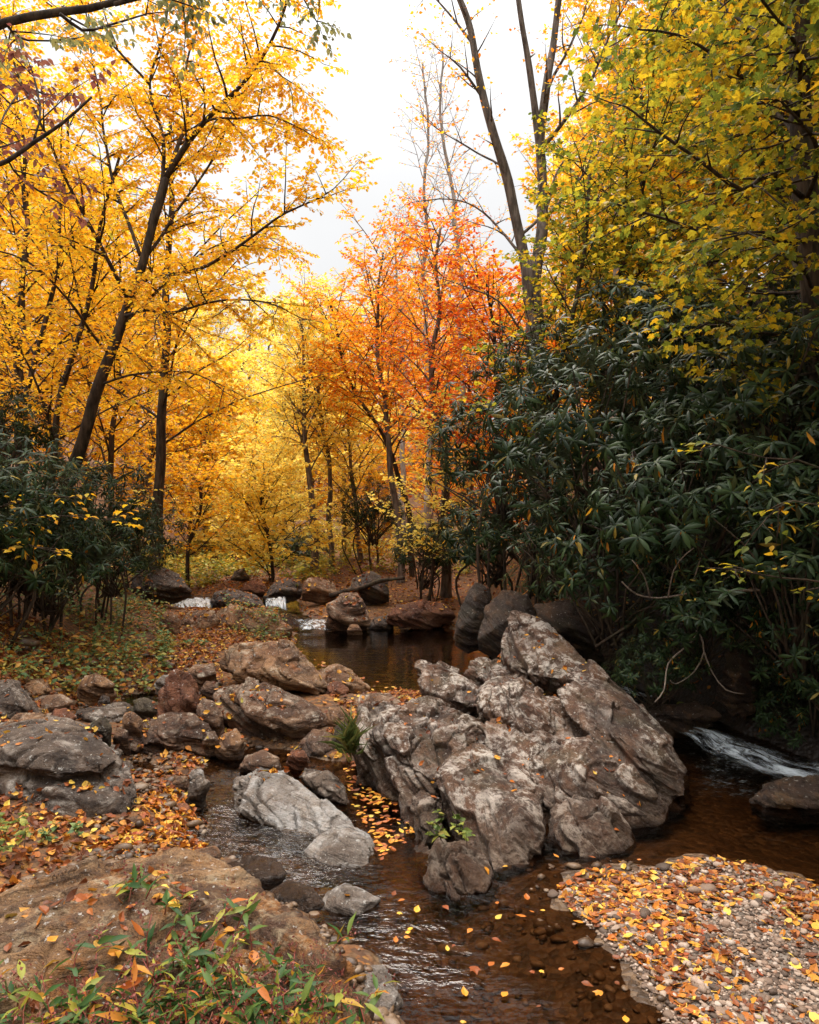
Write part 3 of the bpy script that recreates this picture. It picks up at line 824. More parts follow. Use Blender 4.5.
# --- things that can be dropped onto: ground and rocks together
_v, _f, _o = [np.stack([GX, GY, GH], -1).reshape(-1, 3)], [GQ], NR * NC
_own = [np.full(len(GQ), -1)]
for k, o in enumerate(ROCKS):
    me = o.data
    a = np.empty(len(me.vertices) * 3, np.float32); me.vertices.foreach_get('co', a)
    q = np.empty(len(me.loops), np.int32); me.loops.foreach_get('vertex_index', q)
    lt = np.empty(len(me.polygons), np.int32); me.polygons.foreach_get('loop_total', lt)
    ls = np.empty(len(me.polygons), np.int32); me.polygons.foreach_get('loop_start', ls)
    s4 = ls[lt == 4]
    qq = q[s4[:, None] + np.arange(4)]
    _v.append(a.reshape(-1, 3) + np.array(o.location)); _f.append(qq + _o); _o += len(me.vertices)
    _own.append(np.full(len(qq), k))
OWN = np.concatenate(_own)
BVH = BVHTree.FromPolygons(np.concatenate(_v).tolist(), np.concatenate(_f).tolist())
DOWN = Vector((0, 0, -1))


def drop(x, y, top=30.0):
    h, n, i, d = BVH.ray_cast(Vector((x, y, top)), DOWN)
    return h, n, (OWN[i] if i is not None else -2)
# ================================================================== trees
L_YEL = leaf_mat('golden_leaves', [(0, (.68, .26, .012)), (.3, (.84, .39, .014)), (.6, (.88, .50, .02)), (.85, (.80, .55, .035)), (1, (.46, .44, .05))], transl=.6)
L_ORA = leaf_mat('orange_leaves', [(0, (.62, .12, .010)), (.35, (.86, .26, .012)), (.65, (.90, .38, .014)), (.9, (.90, .52, .03)), (1, (.65, .45, .05))], transl=.6)
L_RED = leaf_mat('scarlet_leaves', [(0, (.42, .035, .010)), (.3, (.68, .10, .012)), (.55, (.82, .21, .014)), (.8, (.86, .36, .02)), (1, (.75, .45, .03))], transl=.6)
L_LEM = leaf_mat('lemon_leaves', [(0, (.86, .52, .04)), (.4, (.93, .68, .10)), (.75, (.92, .76, .17)), (1, (.62, .64, .14))], transl=.6)  # leaf colour paled to paint in the far valley's hazy glow
L_GRY = leaf_mat('yellow_green_leaves', [(0, (.70, .34, .015)), (.25, (.68, .44, .02)), (.45, (.46, .37, .025)), (.65, (.24, .25, .025)), (.85, (.11, .145, .02)), (1, (.06, .09, .018))], transl=.6, nscale=.6)
L_PUR = leaf_mat('purplish_brown_leaves', [(0, (.10, .03, .025)), (.5, (.19, .055, .045)), (1, (.28, .12, .06))])
L_OLV = leaf_mat('grey_green_leaves', [(0, (.10, .12, .05)), (.5, (.17, .17, .07)), (1, (.30, .26, .08))])
B_DARK = bark_mat('dark_wet_bark', (.020, .013, .008), (.080, .052, .034))
B_GREY = bark_mat('grey_bark', (.06, .045, .035), (.20, .155, .125))
B_PALE = bark_mat('pale_bark', (.22, .19, .17), (.42, .38, .34))
B_TWIG = bark_mat('brown_twigs', (.03, .02, .013), (.09, .06, .04), 30)
UPV = np.array([0, 0, 1.])


def rot_about(v, ax, a):
    ax = nrm(ax)
    return v * math.cos(a) + np.cross(ax, v) * math.sin(a) + ax * np.dot(ax, v) * (1 - math.cos(a))


class Tree:
    def __init__(s, seed):
        s.r = np.random.default_rng(seed)
        s.trunk, s.br, s.lf = Acc(), Acc(), Acc()
        s.subs = []

    def stem(s, pts, r0, r1, thick=True, step=.22, wig=.03, sides=9, power=1.0):
        q = spline(pts, step)
        u = np.linspace(0, 1, len(q))
        L = np.linalg.norm(np.diff(q, axis=0), axis=1).sum()
        ph = s.r.uniform(0, 99)
        w = np.stack([vnoise(np.stack([u * L * 1.1 + ph, u * 0 + k, u * 0], 1)) for k in (1, 5, 9)], 1)
        q = q + wig * w * np.minimum(1, u * 6)[:, None]
        rad = r0 + (r1 - r0) * u ** power
        if thick:
            rad = rad * (1 + .45 * np.exp(-u * L / .22)) if r0 > .09 else rad
        tube(s.trunk if thick else s.br, q, rad, sides, .10 if thick else 0)
        return q

    def limb(s, pts, r0, r1=.008, start=.15, sp=.28, sl=(.6, 1.3), up=.15, thick=False, wig=.05, taper=.55, flat=.75):
        """a leafy limb: side branches alternate along it"""
        q = s.stem(pts, r0, r1, True, .18, wig, 9 if thick else 6)
        t = nrm(np.gradient(q, axis=0))
        seg = np.concatenate([[0], np.cumsum(np.linalg.norm(np.diff(q, axis=0), axis=1))])
        L = seg[-1]
        x = start * L
        sgn = 1
        while x < L * .99:
            i = min(np.searchsorted(seg, x), len(q) - 1)
            u = x / L
            tt = t[i]
            h = np.cross(tt, UPV)
            if np.linalg.norm(h) < .35:
                h = np.array([math.cos(s.r.uniform(0, 6.28)), math.sin(s.r.uniform(0, 6.28)), 0])
            h = nrm(h) * sgn
            h = rot_about(h, tt, s.r.normal(0, .9 - flat * .6))
            d = nrm(tt * s.r.uniform(.4, .9) + h + UPV * (up + s.r.normal(0, .12)))
            rr = (r0 + (r1 - r0) * u) * .55 + .003
            s.sub(q[i], d, s.r.uniform(*sl) * (1 - taper * u), min(rr, .02))
            x += sp * s.r.uniform(.6, 1.4)
            sgn = -sgn
        s.sub(q[-1], t[-1], s.r.uniform(*sl) * .5, r1)
        return q

    def sub(s, p, d, L, r):
        n = max(3, int(L / .16))
        pts = [p]
        dd = d.copy()
        for k in range(n):
            dd = nrm(dd + s.r.normal(0, .10, 3) + np.array([0, 0, -.035]))
            pts.append(pts[-1] + dd * L / n)
        pts = np.array(pts)
        tube(s.trunk, pts, np.linspace(r, .0025, n + 1), 4)
        s.subs.append(pts)

    def foliage(s, leaf, tmpl, tw=.14, tl=(.18, .42), ls=.035, droop=.35, tilt=.45, dens=1.0, twr=.0022):
        A, D, Ls = [], [], []
        r = s.r
        for pts in s.subs:
            seg = np.linalg.norm(np.diff(pts, axis=0), axis=1)
            L = seg.sum()
            m = max(2, int(L / tw))
            xs = (np.arange(m) + r.uniform(.2, .9, m)) / m
            f = np.interp(xs * L, np.concatenate([[0], np.cumsum(seg)]), np.arange(len(pts)))
            i = np.minimum(f.astype(int), len(pts) - 2)
            q = pts[i] + (pts[i + 1] - pts[i]) * (f - i)[:, None]
            t = nrm(pts[i + 1] - pts[i])
            h = np.cross(t, UPV); h = nrm(h + 1e-3)
            sg = np.where(np.arange(m) % 2, 1, -1)[:, None]
            d = nrm(t * r.uniform(.5, 1.0, (m, 1)) + h * sg + r.normal(0, .22, (m, 3)))
            A.append(q); D.append(d); Ls.append(r.uniform(*tl, m) * (1 - .45 * xs))
            A.append(pts[-1:]); D.append(t[-1:]); Ls.append(np.array([tl[0]]))
        A, D, Ls = np.concatenate(A), np.concatenate(D), np.concatenate(Ls)
        twigs_mesh(s.br, A, D, Ls, twr)
        n = np.maximum(2, (Ls / ls * dens)).astype(int)
        idx = np.repeat(np.arange(len(A)), n)
        k = np.arange(len(idx)) - np.repeat(np.cumsum(n) - n, n)
        u = (k + .6) / n[idx]
        N = len(idx)
        pos = A[idx] + D[idx] * (Ls[idx] * u)[:, None] + r.normal(0, .012, (N, 3))
        hd = nrm(np.cross(D[idx], UPV) + 1e-3)
        sg = np.where(k % 2, 1, -1)[:, None]
        ld = nrm(D[idx] * .75 + hd * sg * (1 - .4 * u)[:, None] + r.normal(0, .25, (N, 3)) - UPV * (droop * r.uniform(.2, 1.6, (N, 1))))
        nm = nrm(UPV + r.normal(0, tilt, (N, 3)))
        size = leaf * r.uniform(.65, 1.25, N)
        leaves(s.lf, pos, ld, nm, size, tmpl)
        return N

    def finish(s, name, label, cat, mats, base, group=None):
        """mats: trunk, branches, leaves"""
        base = np.asarray(base, float)
        e = thing(name, label, cat, base, group)
        if s.trunk.n:
            link('trunk', s.trunk.mesh('trunk', [mats[0]], base), parent=e)
        if s.lf.n:                                     # the crown: leaves and the twigs that carry them
            s.lf.Fq += [q + s.lf.n for q in s.br.Fq]
            s.lf.mq += [np.ones(len(q)) for q in s.br.Fq]
            s.lf.V += s.br.V
            link('crown', s.lf.mesh('crown', [mats[2], mats[1]], base, smooth=False), parent=e)
        return e


def ground_z(x, y):
    h, n, o = drop(x, y, 200)
    return h.z if h else 0.0


def foot(px, Y, dz=-.12):
    x = (px - CX) / F * Y
    return np.array([x, Y, float(terrain(np.array([x]), np.array([Y]))[0][0]) + dz])


def path(px_pts, Y, dy=0.0, base=True):
    """(px, py) or (px, py, extra depth) picked along a stem; the first sits on the ground"""
    out = []
    for k, q in enumerate(px_pts):
        yy = Y + (q[2] if len(q) > 2 else 0)
        out.append(P(q[0], q[1], yy))
    if base:
        g = foot(px_pts[0][0], Y)
        if g[2] < out[0][2]:
            out.insert(0, g) if out[0][2] - g[2] > .25 else out.__setitem__(0, g)
        else:
            out[0] = g
    return out


def auto_limbs(t, q, u0, n, length, ang=(45, 75), prof=.65, r=.022, **kw):
    """limbs up a trunk polyline q"""
    rr = t.r
    az = rr.uniform(0, 6.28)
    tan = nrm(np.gradient(q, axis=0))
    for k in range(n):
        u = u0 + (1 - u0) * (k + rr.uniform(.1, .9)) / n
        i = min(int(u * (len(q) - 1)), len(q) - 1)
        az += 2.4 + rr.normal(0, .4)
        a = math.radians(rr.uniform(*ang)) * (1 - .35 * u)
        d = np.array([math.cos(az) * math.sin(a), math.sin(az) * math.sin(a), math.cos(a)]) + tan[i] * .2
        d = nrm(d)
        L = length * (1 - prof * ((u - u0) / (1 - u0))) * rr.uniform(.7, 1.15)
        p1 = q[i] + d * L * .5 + UPV * L * .04
        p2 = q[i] + d * L + UPV * L * rr.uniform(-.12, .12)
        t.limb([q[i], p1, p2], r * (1.1 - .6 * u), **kw)


# ---- the big leaning golden tree on the left
t = Tree(1)
Y = 10.0
q = t.stem(path([(64, 500), (70, 470), (94, 405), (122, 322), (137, 270), (150, 225), (166, 178)], Y), .105, .05, sides=12, wig=.05)
kw = dict(sp=.19, sl=(.7, 1.5), thick=False)
for pts, r0, k2 in [
    ([(166, 178), (205, 122, -.3), (246, 75, -.5), (276, 30, -.7), (300, -40, -.8)], .07, {}),
    ([(150, 225), (163, 150, .3), (152, 85, .5), (166, 10, .6), (160, -60, .7)], .05, {}),
    ([(166, 178), (185, 120, .8), (190, 50, 1.2), (215, -30, 1.4)], .05, {}),
    ([(130, 292), (160, 277, -.6), (200, 268, -1.0), (250, 236, -1.3), (285, 214, -1.5), (318, 200, -1.6), (334, 192, -1.7)], .045, {}),
    ([(124, 316), (170, 312, -.7), (218, 298, -1.1), (262, 300, -1.4), (300, 318, -1.6)], .032, dict(up=.05)),
    ([(128, 300), (94, 230, -.6), (56, 150, -1.0), (22, 80, -1.2), (0, 10, -1.3)], .05, {}),
    ([(110, 355), (70, 300, -.8), (30, 262, -1.2), (-20, 246, -1.5)], .035, {}),
    ([(140, 255), (112, 170, .6), (96, 90, 1.0), (90, 0, 1.2)], .045, {}),
    ([(137, 270), (172, 218, .7), (215, 160, 1.2), (240, 110, 1.6), (280, 60, 1.8)], .04, {}),
    ([(118, 330), (150, 300, .8), (206, 250, 1.6), (255, 232, 2.1), (290, 250, 2.4)], .035, {}),
    ([(100, 385), (140, 372, -.5), (186, 372, -.9), (225, 388, -1.1)], .025, dict(up=.0, sp=.3)),
    ([(205, 122, -.3), (240, 118, -.7), (272, 114, -1.0), (305, 130, -1.2)], .025, {}),
    ([(246, 75, -.5), (270, 68, -.8), (290, 90, -1.0)], .02, {}),
    ([(60, 470), (40, 400, -.5), (10, 340, -.8), (-30, 300, -1.0)], .03, {}),
    ([(150, 85, .5), (110, 40, .2), (60, 10, 0), (20, -20, 0)], .03, {}),
]:
    t.limb([P(*(p[0], p[1], Y + (p[2] if len(p) > 2 else 0))) for p in pts], r0 * .68, **{**kw, **k2})
nl = t.foliage(.064, T_OVATE, tw=.07, ls=.023, tl=(.18, .48))
print('hero leaves', nl)
t.finish('birch_tree', 'big leaning dark-trunked tree with spreading golden crown over the left bank', 'tree', (B_DARK, B_TWIG, L_YEL), q[0])

# ---- slim companions on the left bank
for pts, Y, r0, lab, lm, ll in [
    ([(52, 470), (62, 400), (84, 320), (98, 240), (120, 150)], 11.0, .07, 'slim dark stem close behind the big leaning golden tree', L_YEL, .085),
    ([(20, 440), (28, 380), (46, 300), (60, 220), (70, 120)], 11.5, .06, 'slim golden tree left of the big leaning tree', L_YEL, .085),
]:
    t = Tree(int(Y * 7))
    q = t.stem(path(pts, Y), r0, .02, sides=8, wig=.06)
    auto_limbs(t, q, .25, 12, 1.9, sp=.27, sl=(.5, 1.0))
    t.foliage(.085, T_DIAMOND, tw=.11, ls=.032)
    t.finish('birch_tree', lab, 'tree', (B_DARK, B_TWIG, lm), q[0])

# ---- straight dark trunk at mid left
t = Tree(21)
q = t.stem(path([(156, 562), (158, 500), (163, 420), (166, 330), (168, 240), (172, 120)], 14.0), .115, .04, sides=10, wig=.05)
auto_limbs(t, q, .30, 20, 3.6, ang=(65, 90), sp=.32, sl=(.7, 1.3), r=.03, up=.0)
t.foliage(.095, T_DIAMOND, tw=.105, ls=.032)
t.finish('straight_tree', 'straight dark-trunked tree with level golden branches behind the left bank', 'tree', (B_DARK, B_TWIG, L_YEL), q[0])

# ---- the forked tall tree right of the sky gap
t = Tree(31)
Y = 12.0
q = t.stem(path([(538, 420), (536, 360), (533, 305), (530, 262)], Y), .18, .15, sides=12, wig=.03)
kw = dict(sp=.55, sl=(.5, 1.1), up=.35, start=.35, thick=True)
t.limb([P(532, 300, Y), P(521, 235, Y), P(506, 170, Y - .1), P(488, 105, Y - .2), P(474, 45, Y - .2), P(452, -20, Y - .2), P(420, -110, Y)], .10, .035, **kw)
q2 = t.limb([P(533, 300, Y), P(540, 225, Y + .1), P(541, 150, Y + .2), P(546, 95, Y + .2), P(556, 0, Y + .3), P(570, -110, Y + .3)], .11, .04, **kw)
t.limb([P(541, 160, Y + .2), P(531, 80, Y + .1), P(519, 0, Y), P(505, -100, Y)], .07, .025, **kw)
for pts, r0 in [([(521, 235), (545, 214, .3), (560, 170, .5), (600, 120, .8)], .03), ([(488, 105), (462, 70, -.2), (440, 52, -.3)], .028), ([(541, 150), (585, 90, -.5), (610, 40, -.8), (640, -20, -1)], .035),
                ([(540, 225), (580, 180, .5), (608, 130, .8), (620, 60, 1)], .03), ([(506, 170), (470, 150, .4), (430, 120, .7)], .02), ([(546, 95), (574, 40, .2), (590, -30, .3)], .03), ([(474, 45), (440, 0, .3), (410, -30, .4)], .025),
                ([(536, 350), (500, 300, -.5), (455, 285, -.8)], .025), ([(536, 340), (570, 290, -.4), (600, 240, -.6)], .025), ([(530, 262), (490, 220, .6), (450, 200, .9), (420, 200, 1.1)], .03)]:
    t.limb([P(p[0], p[1], Y + (p[2] if len(p) > 2 else 0)) for p in pts], r0, sp=.24, sl=(.6, 1.3), up=.3)
t.foliage(.072, T_OVATE, tw=.14, ls=.05, dens=.62, tilt=.7)
t.finish('forked_tree', 'tall grey forked tree with sparse orange leaves beside the sky gap', 'tree', (B_GREY, B_TWIG, L_ORA), q[0])

# ---- near yellow-green tree at the upper right
t = Tree(41)
Y = 7.4
q = t.stem(path([(838, 480), (824, 380), (812, 290), (806, 200), (802, 110), (796, 0), (790, -120)], Y), .15, .08, sides=11, wig=.03)
kw = dict(sp=.20, sl=(.55, 1.2), up=.05)
for pts, r0 in [([(816, 330), (780, 330, -.3), (730, 320, -.6), (676, 300, -.8)], .025), ([(820, 370), (790, 372, -.4), (752, 366, -.7), (716, 352, -.9)], .02), ([(812, 300), (760, 320, .8), (700, 330, 1.4), (640, 300, 1.8), (590, 280, 2.0)], .025), ([(812, 290), (770, 250, 1.5), (700, 262, 2.4), (630, 258, 2.8), (580, 236, 3.0)], .03),
                ([(806, 200), (770, 172, -.6), (740, 186, -1), (690, 150, -1.3), (640, 122, -1.5), (620, 110, -1.6)], .03),
                ([(803, 120), (760, 80, -.5), (712, 52, -.8), (676, 40, -1), (640, 30, -1.2)], .03),
                ([(796, 0), (750, -20, -.6), (710, -30, -1), (680, 0, -1.2)], .03), ([(808, 240), (770, 236, -.4), (720, 232, -.8), (668, 214, -1), (612, 196, -1.1)], .03),
                ([(812, 290), (780, 290, .4), (730, 284, .8), (680, 270, 1.1)], .025), ([(804, 150), (770, 110, .8), (720, 70, 1.4), (680, 10, 1.8)], .03),
                ([(803, 120), (800, 60, -1), (780, 20, -1.8), (740, -20, -2.4)], .03), ([(806, 200), (820, 150, -1), (800, 120, -1.7), (770, 90, -2.3)], .03),
                ([(806, 210), (840, 180, .2), (880, 150, .2)], .03), ([(812, 290), (790, 260, -1), (760, 240, -1.6), (716, 240, -2.0)], .02),
                ([(802, 110), (770, 130, 1.0), (720, 140, 1.8), (670, 150, 2.4), (635, 150, 2.8)], .03), ([(806, 200), (775, 215, 1.0), (730, 220, 2.0), (670, 230, 2.6)], .03),
                ([(800, 60), (740, 20, 1.0), (690, -10, 1.6), (650, -10, 2.0)], .03), ([(796, 0), (810, -40, -1.2), (790, -60, -2.2)], .03)]:
    t.limb([P(p[0], p[1], Y + (p[2] if len(p) > 2 else 0)) for p in pts], r0, **kw)
t.foliage(.078, T_MAPLE, tw=.105, ls=.036, tilt=.65, droop=.45)
t.finish('maple_tree', 'near yellow-green maple hanging its broad leaves in from the upper right', 'tree', (B_DARK, B_TWIG, L_GRY), q[0])


def simple(name, label, px_pts, Y, r0, lm, bm, seed, u0=.35, n=16, L=2.4, leaf=.1, tmpl=T_OVATE, ang=(45, 80), dens=1.0, tw=.115, ls=.034, sp=.27, sl=(.7, 1.4), wig=.08, cat='tree', group=None, r1=.025, prof=.6, tilt=.5):
    t = Tree(seed)
    q = t.stem(path(px_pts, Y), r0, r1, sides=9, wig=wig)
    auto_limbs(t, q, u0, n, L, ang=ang, sp=sp, sl=sl, r=min(.03, r0 * .35), prof=prof)
    if Y > 13:
        tmpl, leaf = T_DIAMOND, leaf * 1.18
    t.foliage(leaf, tmpl, tw=tw, ls=ls, dens=dens, tilt=tilt)
    return t.finish(name, label, cat, (bm, B_TWIG, lm), q[0], group)


simple('maple_tree', 'scarlet and orange maple left of the forked tall tree', [(446, 540), (442, 470), (432, 400), (436, 320), (440, 230)], 14.5, .11, L_RED, B_GREY, 51, .36, 24, 1.9, .075, T_MAPLE)
simple('maple_tree', 'flame orange maple with two thin grey stems beyond the pool', [(400, 560), (394, 480), (384, 410), (378, 340), (384, 255)], 17.0, .10, L_ORA, B_GREY, 52, .42, 24, 2.3, .085, T_MAPLE)
simple('maple_tree', 'slender orange tree leaning left behind the pool', [(412, 566), (404, 500), (386, 440), (352, 380), (330, 300)], 18.0, .08, L_ORA, B_DARK, 53, .42, 20, 2.2, .085)
simple('slender_tree', 'thin straight brown-stemmed yellow tree above the right-hand waterfall', [(314, 572), (314, 500), (308, 440), (306, 390), (300, 320)], 18.5, .11, L_LEM, B_GREY, 54, .42, 22, 2.3, .085)
simple('slender_tree', 'thin yellow tree just right of the straight brown-stemmed one', [(332, 572), (330, 520), (326, 450), (318, 380), (322, 320)], 20.0, .09, L_YEL, B_GREY, 55, .42, 20, 2.2, .09)
simple('slender_tree', 'lemon yellow tree standing behind the split boulder', [(362, 575), (356, 500), (350, 450), (344, 390)], 21.0, .09, L_LEM, B_GREY, 56, .4, 20, 2.4, .095)
simple('understory_tree', 'small ochre-yellow tree over the rhododendron right of the forked trunk', [(626, 440), (622, 380), (614, 300), (632, 250), (648, 160), (640, 90)], 10.5, .08, L_GRY, B_DARK, 57, .25, 26, 2.0, .07, T_MAPLE)
simple('understory_tree', 'spindly pale-leaved sapling at the foot of the forked trunk', [(556, 450), (560, 390), (574, 320), (590, 240), (596, 170)], 10.0, .05, L_GRY, B_DARK, 58, .2, 20, 1.6, .085, T_OVATE)
simple('pale_tree', 'straight pale-barked tree high on the right bank', [(618, 400), (618, 300), (619, 200), (617, 90), (616, -60)], 17.0, .17, L_YEL, B_PALE, 59, .40, 22, 2.8, .085, T_OVATE)
simple('golden_tree', 'golden tree on the right slope behind the near yellow-green maple', [(700, 420), (705, 330), (712, 220), (706, 100), (700, -40)], 14.0, .15, L_YEL, B_GREY, 60, .2, 30, 3.4, .09, T_OVATE)
simple('golden_tree', 'yellow-green tree on the right slope at the right frame edge', [(800, 420), (792, 330), (780, 200), (776, 60), (770, -80)], 12.0, .15, L_GRY, B_DARK, 61, .15, 32, 3.4, .08, T_MAPLE)
simple('understory_tree', 'low lemon-yellow understory tree at the right end of the pool', [(428, 600), (430, 560), (438, 520), (446, 480), (450, 440)], 13.3, .035, L_LEM, B_DARK, 62, .25, 16, 1.2, .075, T_OVATE)
simple('understory_tree', 'low golden bush-like tree on the far bank left of the pool head', [(270, 575), (268, 545), (262, 510), (266, 470)], 17.0, .05, L_LEM, B_DARK, 63, .15, 20, 2.0, .11, T_OVATE)
simple('understory_tree', 'crooked little tree with thin gold leaves under the straight dark trunk', [(188, 572), (190, 545), (200, 515), (196, 480)], 15.5, .05, L_YEL, B_DARK, 64, .35, 12, 1.6, .09, T_OVATE)
simple('slender_tree', 'thin golden tree between the big leaning trunk and the straight dark trunk', [(110, 540), (112, 480), (118, 400), (124, 320), (120, 250)], 16.5, .09, L_YEL, B_DARK, 65, .25, 22, 2.6, .085, T_OVATE)
simple('slender_tree', 'yellow tree rising behind the left rhododendrons', [(20, 500), (24, 420), (18, 320), (26, 220), (20, 100)], 15.0, .12, L_YEL, B_DARK, 66, .25, 24, 3.0, .085, T_OVATE)
simple('slender_tree', 'yellow-orange tree with thin trunk far behind the straight dark one', [(206, 570), (208, 500), (206, 440), (210, 380)], 24.0, .12, L_YEL, B_GREY, 67, .25, 22, 3.0, .13, T_DIAMOND)
simple('maple_tree', 'red-topped maple low behind the rhododendron and forked trunk', [(500, 480), (498, 420), (492, 350), (486, 290)], 13.0, .07, L_RED, B_DARK, 68, .3, 20, 1.6, .075, T_MAPLE)

# ---- bare pale trees against the sky
for k, (pts, Y, lab) in enumerate([([(428, 520), (428, 380), (424, 260), (426, 150), (424, 60)], 25.0, 'tall bare grey tree against the sky, leftmost of the bare ones'),
                                   ([(462, 520), (462, 380), (458, 250), (444, 140), (440, 50)], 23.0, 'bare twiggy tree between the leftmost bare one and the forked trunk'),
                                   ([(402, 520), (404, 400), (400, 300), (396, 230)], 27.0, 'short bare tree low against the sky over the orange maple')]):
    t = Tree(80 + k)
    q = t.stem(path(pts, Y), .13, .03, sides=8, wig=.1)
    auto_limbs(t, q, .35, 22, 2.6, ang=(35, 60), sp=.4, sl=(.6, 1.4), r=.03, up=.4)
    t.foliage(.09, T_DIAMOND, tw=.2, tl=(.25, .6), ls=.2, dens=.35, twr=.006)
    t.finish('bare_tree', lab, 'tree', (B_PALE, B_GREY, L_ORA), q[0])

# ---- boughs of trees that stand left of the frame
t = Tree(90)
Y = 6.2
q = t.stem([foot(-160, Y), P(-150, 300, Y), P(-140, 120, Y), P(-110, 60, Y), P(-40, 40, Y), P(5, 22, Y), P(60, 14, Y + .1), P(115, 4, Y + .2), P(150, -30, Y + .3)], .075, .025, sides=10, wig=.02)
for pts, r0 in [([(60, 14), (84, 34, .2), (110, 30, .4), (150, 20, .6)], .016), ([(5, 22), (30, 36, .5), (70, 40, .8)], .014), ([(115, 4), (220, -30, 1), (290, -20, 1.6), (318, 20, 1.9)], .02), ([(115, 4), (240, -60, .8), (310, -30, 1.2), (322, 0, 1.4)], .015)]:
    t.limb([P(p[0], p[1], Y + (p[2] if len(p) > 2 else 0)) for p in pts], r0, sp=.3, sl=(.4, .8), up=-.1)
t.foliage(.075, T_OVATE, tw=.10, ls=.03, droop=.7)
t.finish('overhanging_tree', 'dark mossy bough with dull green leaves crossing the top left corner', 'tree', (B_DARK, B_TWIG, L_OLV), q[0])
t = Tree(91)
Y = 5.2
q = t.stem([foot(-190, Y), P(-180, 330, Y), P(-90, 220, Y), P(-20, 172, Y), P(8, 160, Y), P(34, 140, Y), P(60, 122, Y), P(92, 97, Y)], .06, .009, sides=8, wig=.02, power=.6)
t.limb([P(34, 140, Y), P(40, 110, Y + .2), P(36, 80, Y + .3)], .008, sp=.22, sl=(.3, .6), up=0)
t.limb([P(8, 160, Y), P(30, 180, Y + .5), P(60, 200, Y + .8)], .008, sp=.22, sl=(.3, .6), up=0)
t.limb([P(-20, 172, Y), P(0, 120, Y + .6), P(20, 90, Y + 1.0)], .01, sp=.2, sl=(.3, .7), up=0)
t.foliage(.065, T_OVATE, tw=.10, ls=.03, droop=.9)
t.finish('overhanging_tree', 'bare slanting bough with withered purplish leaves at the left edge', 'tree', (B_DARK, B_TWIG, L_PUR), q[0])

# ---- the wood beyond: a few tree shapes copied about
protos = []
for k, (H_, n, L, lm) in enumerate([(11, 38, 3.0, L_YEL), (9, 36, 3.2, L_LEM), (12, 40, 2.8, L_ORA), (8, 34, 2.6, L_YEL)]):
    t = Tree(100 + k)
    q = t.stem([(0, 0, -.3), (.1, 0, H_ * .35), (-.15 + .1 * k, .1, H_ * .7), (.1, 0, H_)], .13, .025, sides=7, wig=.15, step=.5)
    auto_limbs(t, q, .10, n, L, sp=.36, sl=(.8, 1.6), r=.03, prof=.55)
    print('far', t.foliage(.19, T_DIAMOND, tw=.14, ls=.055, twr=.004))
    protos.append(t)
PR = []
FAR = [  # px, depth, shape, leaf material, scale
    (232, 27, 0, L_LEM, .62), (258, 31, 1, L_LEM, .72), (190, 26, 2, L_LEM, .66), (150, 22, 0, L_YEL, .85), (285, 28, 1, L_LEM, .66), (215, 37, 1, L_LEM, .9), (312, 31, 3, L_YEL, .85), (345, 29, 2, L_YEL, .75),
    (372, 34, 0, L_YEL, .9), (240, 44, 3, L_LEM, 1.2), (280, 48, 0, L_LEM, 1.0), (320, 46, 1, L_LEM, 1.15), (180, 46, 0, L_LEM, 1.1), (140, 36, 2, L_YEL, 1.1), (90, 24, 0, L_YEL, 1.05), (50, 28, 1, L_YEL, 1.35),
    (0, 22, 2, L_YEL, 1.1), (-40, 18, 0, L_YEL, 1.0), (110, 50, 1, L_YEL, 1.5), (400, 40, 2, L_ORA, 1.1), (440, 30, 0, L_ORA, .9), (470, 24, 2, L_RED, .75), (500, 20, 0, L_ORA, .75), (530, 24, 1, L_YEL, .95),
    (560, 19, 2, L_YEL, .8), (590, 25, 0, L_LEM, 1.1), (640, 21, 1, L_YEL, 1.2), (680, 18, 0, L_GRY, 1.1), (740, 20, 2, L_YEL, 1.2), (790, 17, 1, L_GRY, 1.2), (850, 18, 0, L_YEL, 1.2), (460, 44, 1, L_YEL, 1.2),
    (520, 38, 0, L_YEL, 1.1), (420, 52, 2, L_YEL, 1.3), (360, 55, 0, L_LEM, 1.2), (300, 60, 1, L_LEM, 1.4), (250, 62, 2, L_LEM, 1.2), (200, 60, 0, L_LEM, 1.4), (150, 64, 1, L_YEL, 1.5), (60, 46, 0, L_YEL, 1.6),
    (330, 70, 0, L_YEL, 1.4), (270, 74, 3, L_LEM, 1.8), (220, 78, 1, L_LEM, 1.6), (390, 66, 3, L_ORA, 1.7), (600, 34, 2, L_YEL, 1.4), (660, 30, 0, L_YEL, 1.5), (720, 28, 1, L_GRY, 1.6), (450, 62, 0, L_ORA, 1.5),
    (205, 22, 3, L_LEM, .36), (232, 21, 1, L_LEM, .30), (252, 23, 3, L_YEL, .38), (292, 23, 1, L_LEM, .34), (345, 22, 3, L_LEM, .36), (378, 20, 1, L_YEL, .30), (960, 8.5, 2, L_GRY, 1.15), (1080, 5.8, 0, L_GRY, 1.1), (900, 12, 0, L_GRY, 1.2), (1300, 3.6, 2, L_GRY, 1.0), (275, 36, 3, L_LEM, .7), (240, 33, 1, L_LEM, .6), (205, 31, 3, L_LEM, .6)]  # nearest yellow-green trees, off frame right, are added to shade the right bank
CN = {'golden_leaves': 'golden', 'orange_leaves': 'orange', 'scarlet_leaves': 'red', 'lemon_leaves': 'lemon yellow', 'yellow_green_leaves': 'yellow-green'}
made = {}
